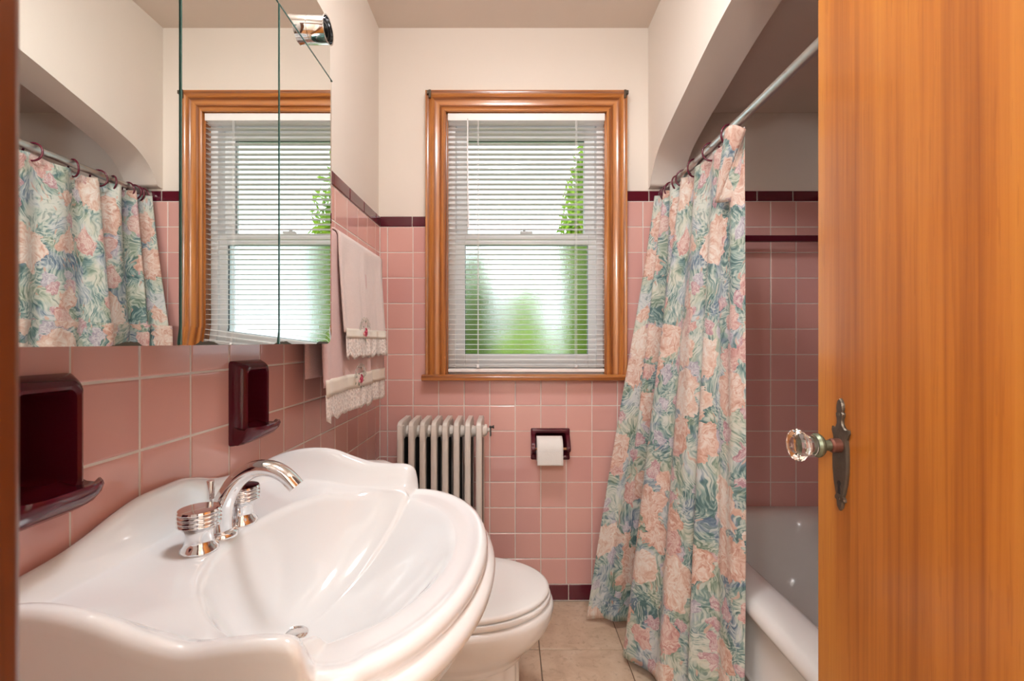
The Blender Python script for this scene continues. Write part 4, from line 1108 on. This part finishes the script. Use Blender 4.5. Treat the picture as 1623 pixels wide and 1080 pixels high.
mb.build('bleed_valve', 'iron', pl_, bevel=.001)
MB().tube([(-.099, RY0+.0865, .15), (-.06, RY0+.0865, .15), (-.05, RY0+.0865, .14), (-.05, RY0+.0865, 0.0)], .012, 12).build('supply_pipe', 'radiator', rad, True)
rad['label'] = 'cream painted cast iron column radiator beside the toilet below the window'

# ================================================================== toilet paper
hx0, hx1, hz0, hz1 = .090, .258, .610, .745
tph = thing('paper_holder', 'maroon ceramic recessed toilet paper holder in the pink tile', 'toilet paper holder', (.174, YB, .61))
mb = MB()
def hr(y, i, rad): return [(a, y, b) for a, b, _ in rrect(hx0+i, hx1-i, hz0+i, hz1-i, rad, 0, 5)]
mb.loft([hr(YB+.004, 0, .004), hr(YB-.008, .001, .006), hr(YB-.013, .005, .008), hr(YB-.013, .013, .008), hr(YB-.009, .019, .008), hr(YB+.05, .022, .008), hr(YB+.06, .03, .01)], True, False, True)
mb.build('frame', 'maroon', tph, True, angle=50)
for x in (hx0+.010, hx1-.010):
    pr = [(YB-.008, .722), (YB-.018, .716), (YB-.040, .690), (YB-.052, .676), (YB-.054, .662), (YB-.046, .652), (YB-.034, .650), (YB-.022, .640), (YB-.008, .628)]
    mb = MB(); mb.prism(pr, 0, x-.009, x+.009); mb.build('ear', 'maroon', tph, bevel=.004, seg=3)
ro = MB().lathe([(.0055, 0), (.0055, .136)], (.106, YB-.040, .665), (1, 0, 0), 14).build('roller', 'oak_rod', tph, True, angle=40)
tr = thing('toilet_paper', 'white toilet paper roll on the maroon wall holder', 'toilet paper', (.167, YB-.04, .62))
cx, cy, cz = .1655, YB-.047, .668; r0, r1_ = .02, .052
mb = MB(); mb.lathe([(r0, -.053), (r1_-.001, -.053), (r1_, -.052), (r1_, .052), (r1_-.001, .053), (r0, .053), (r0, -.053)], (cx, cy, cz), (1, 0, 0), 48, False, False)
mb.build('roll', 'paper', tr, True, angle=40)
def sheet(u, v):
    a = PI*.5+PI*.5*min(1, v/.5)
    rr_ = r1_+.0012
    if v < .5: y, z = cy+rr_*math.cos(a), cz+rr_*math.sin(a)
    else: y, z = cy-rr_-.001*math.sin((v-.5)*6), cz-(v-.5)*2*.058
    return (cx-.053+.106*u, y, z)
MB().grid(sheet, 8, 24, lambda u, v: (u, v)).build('loose_sheet', 'paper', tr, True, solid=.0006, angle=0)
MB().box(cx-.053, cx+.053, cy-r1_-.0019, cy-r1_-.0008, cz-.0008, cz+.0008).build('perforation', 'cord', tr)

# ================================================================== garden outside the window
gr = MB().box(-6, 8, YB+.6, 14, -.7, -.6).build('lawn', 'grass'); tag(gr, 'green lawn outside the window', 'lawn', kind='structure')
def bush(name, label, cat, cx, cy, z0, h, rx, ry, nleaf, mat, seed, size=.05, trunk=True, hollow=.35):
    t = thing(name, label, cat, (cx, cy, -.6)); rnd = random.Random(seed)
    mb = MB()
    for i in range(nleaf):
        th, ph = rnd.uniform(0, 2*PI), math.acos(rnd.uniform(-1, 1)); r = rnd.uniform(hollow, 1)**.6
        bl_ = 1+.22*math.sin(3*th+seed)+.15*math.sin(5*ph+seed)
        c = Vector((cx+rx*r*bl_*math.sin(ph)*math.cos(th), cy+ry*r*bl_*math.sin(ph)*math.sin(th), z0+h*.5+h*.5*r*math.cos(ph)))
        a = Vector((rnd.gauss(0, 1), rnd.gauss(0, 1), rnd.gauss(0, 1))).normalized(); b = a.orthogonal().normalized()
        s_ = size*rnd.uniform(.6, 1.3)
        k = len(mb.v); mb.v += [tuple(c-a*s_), tuple(c+b*s_*.45), tuple(c+a*s_), tuple(c-b*s_*.45)]; mb.f.append((k, k+1, k+2, k+3))
    fo2 = mb.build('foliage', mat, t); fo2['kind'] = 'stuff'
    mb = MB(); mb.tube([(cx, cy, -.6), (cx+.03, cy, z0+h*.3), (cx, cy, z0+h*.8)], [.05, .035, .01], 8)
    for k in range(6):
        a = rnd.uniform(0, 2*PI); zz = z0+h*rnd.uniform(.1, .5)
        mb.tube([(cx, cy, zz), (cx+rx*.4*math.cos(a), cy+ry*.4*math.sin(a), zz+h*.15), (cx+rx*.7*math.cos(a), cy+ry*.7*math.sin(a), zz+h*.3)], [.02, .013, .005], 6)
    mb.build('trunk', 'bark', t, True)
bush('tall_tree', 'tall bright green tree with slim crown outside', 'tree', .78, 4.6, -.5, 3.7, .27, .28, 6500, 'leaf_bright', 3, .055)
bush('tall_shrub', 'tall dark green shrub outside, taller than the low shrub beside it', 'shrub', -.40, 5.0, -.55, 2.75, .30, .30, 4000, 'leaf_dark', 5, .05, hollow=.1)
bush('low_shrub', 'low bright green shrub just outside the window', 'shrub', .10, 3.5, -.6, 1.84, .50, .30, 4200, 'leaf_bright', 8, .04, hollow=.1)
bush('distant_tree', 'dark green round tree far behind the shrubs outside', 'tree', .20, 9.5, -.5, 2.9, .70, .5, 1500, 'leaf_dark', 11, .09, hollow=.1)
bush('airy_shrub', 'airy green shrub with sparse leaves between the tree and low shrub', 'shrub', .30, 6.4, -.5, 2.45, .42, .35, 1100, 'leaf_bright', 14, .06, hollow=.05)
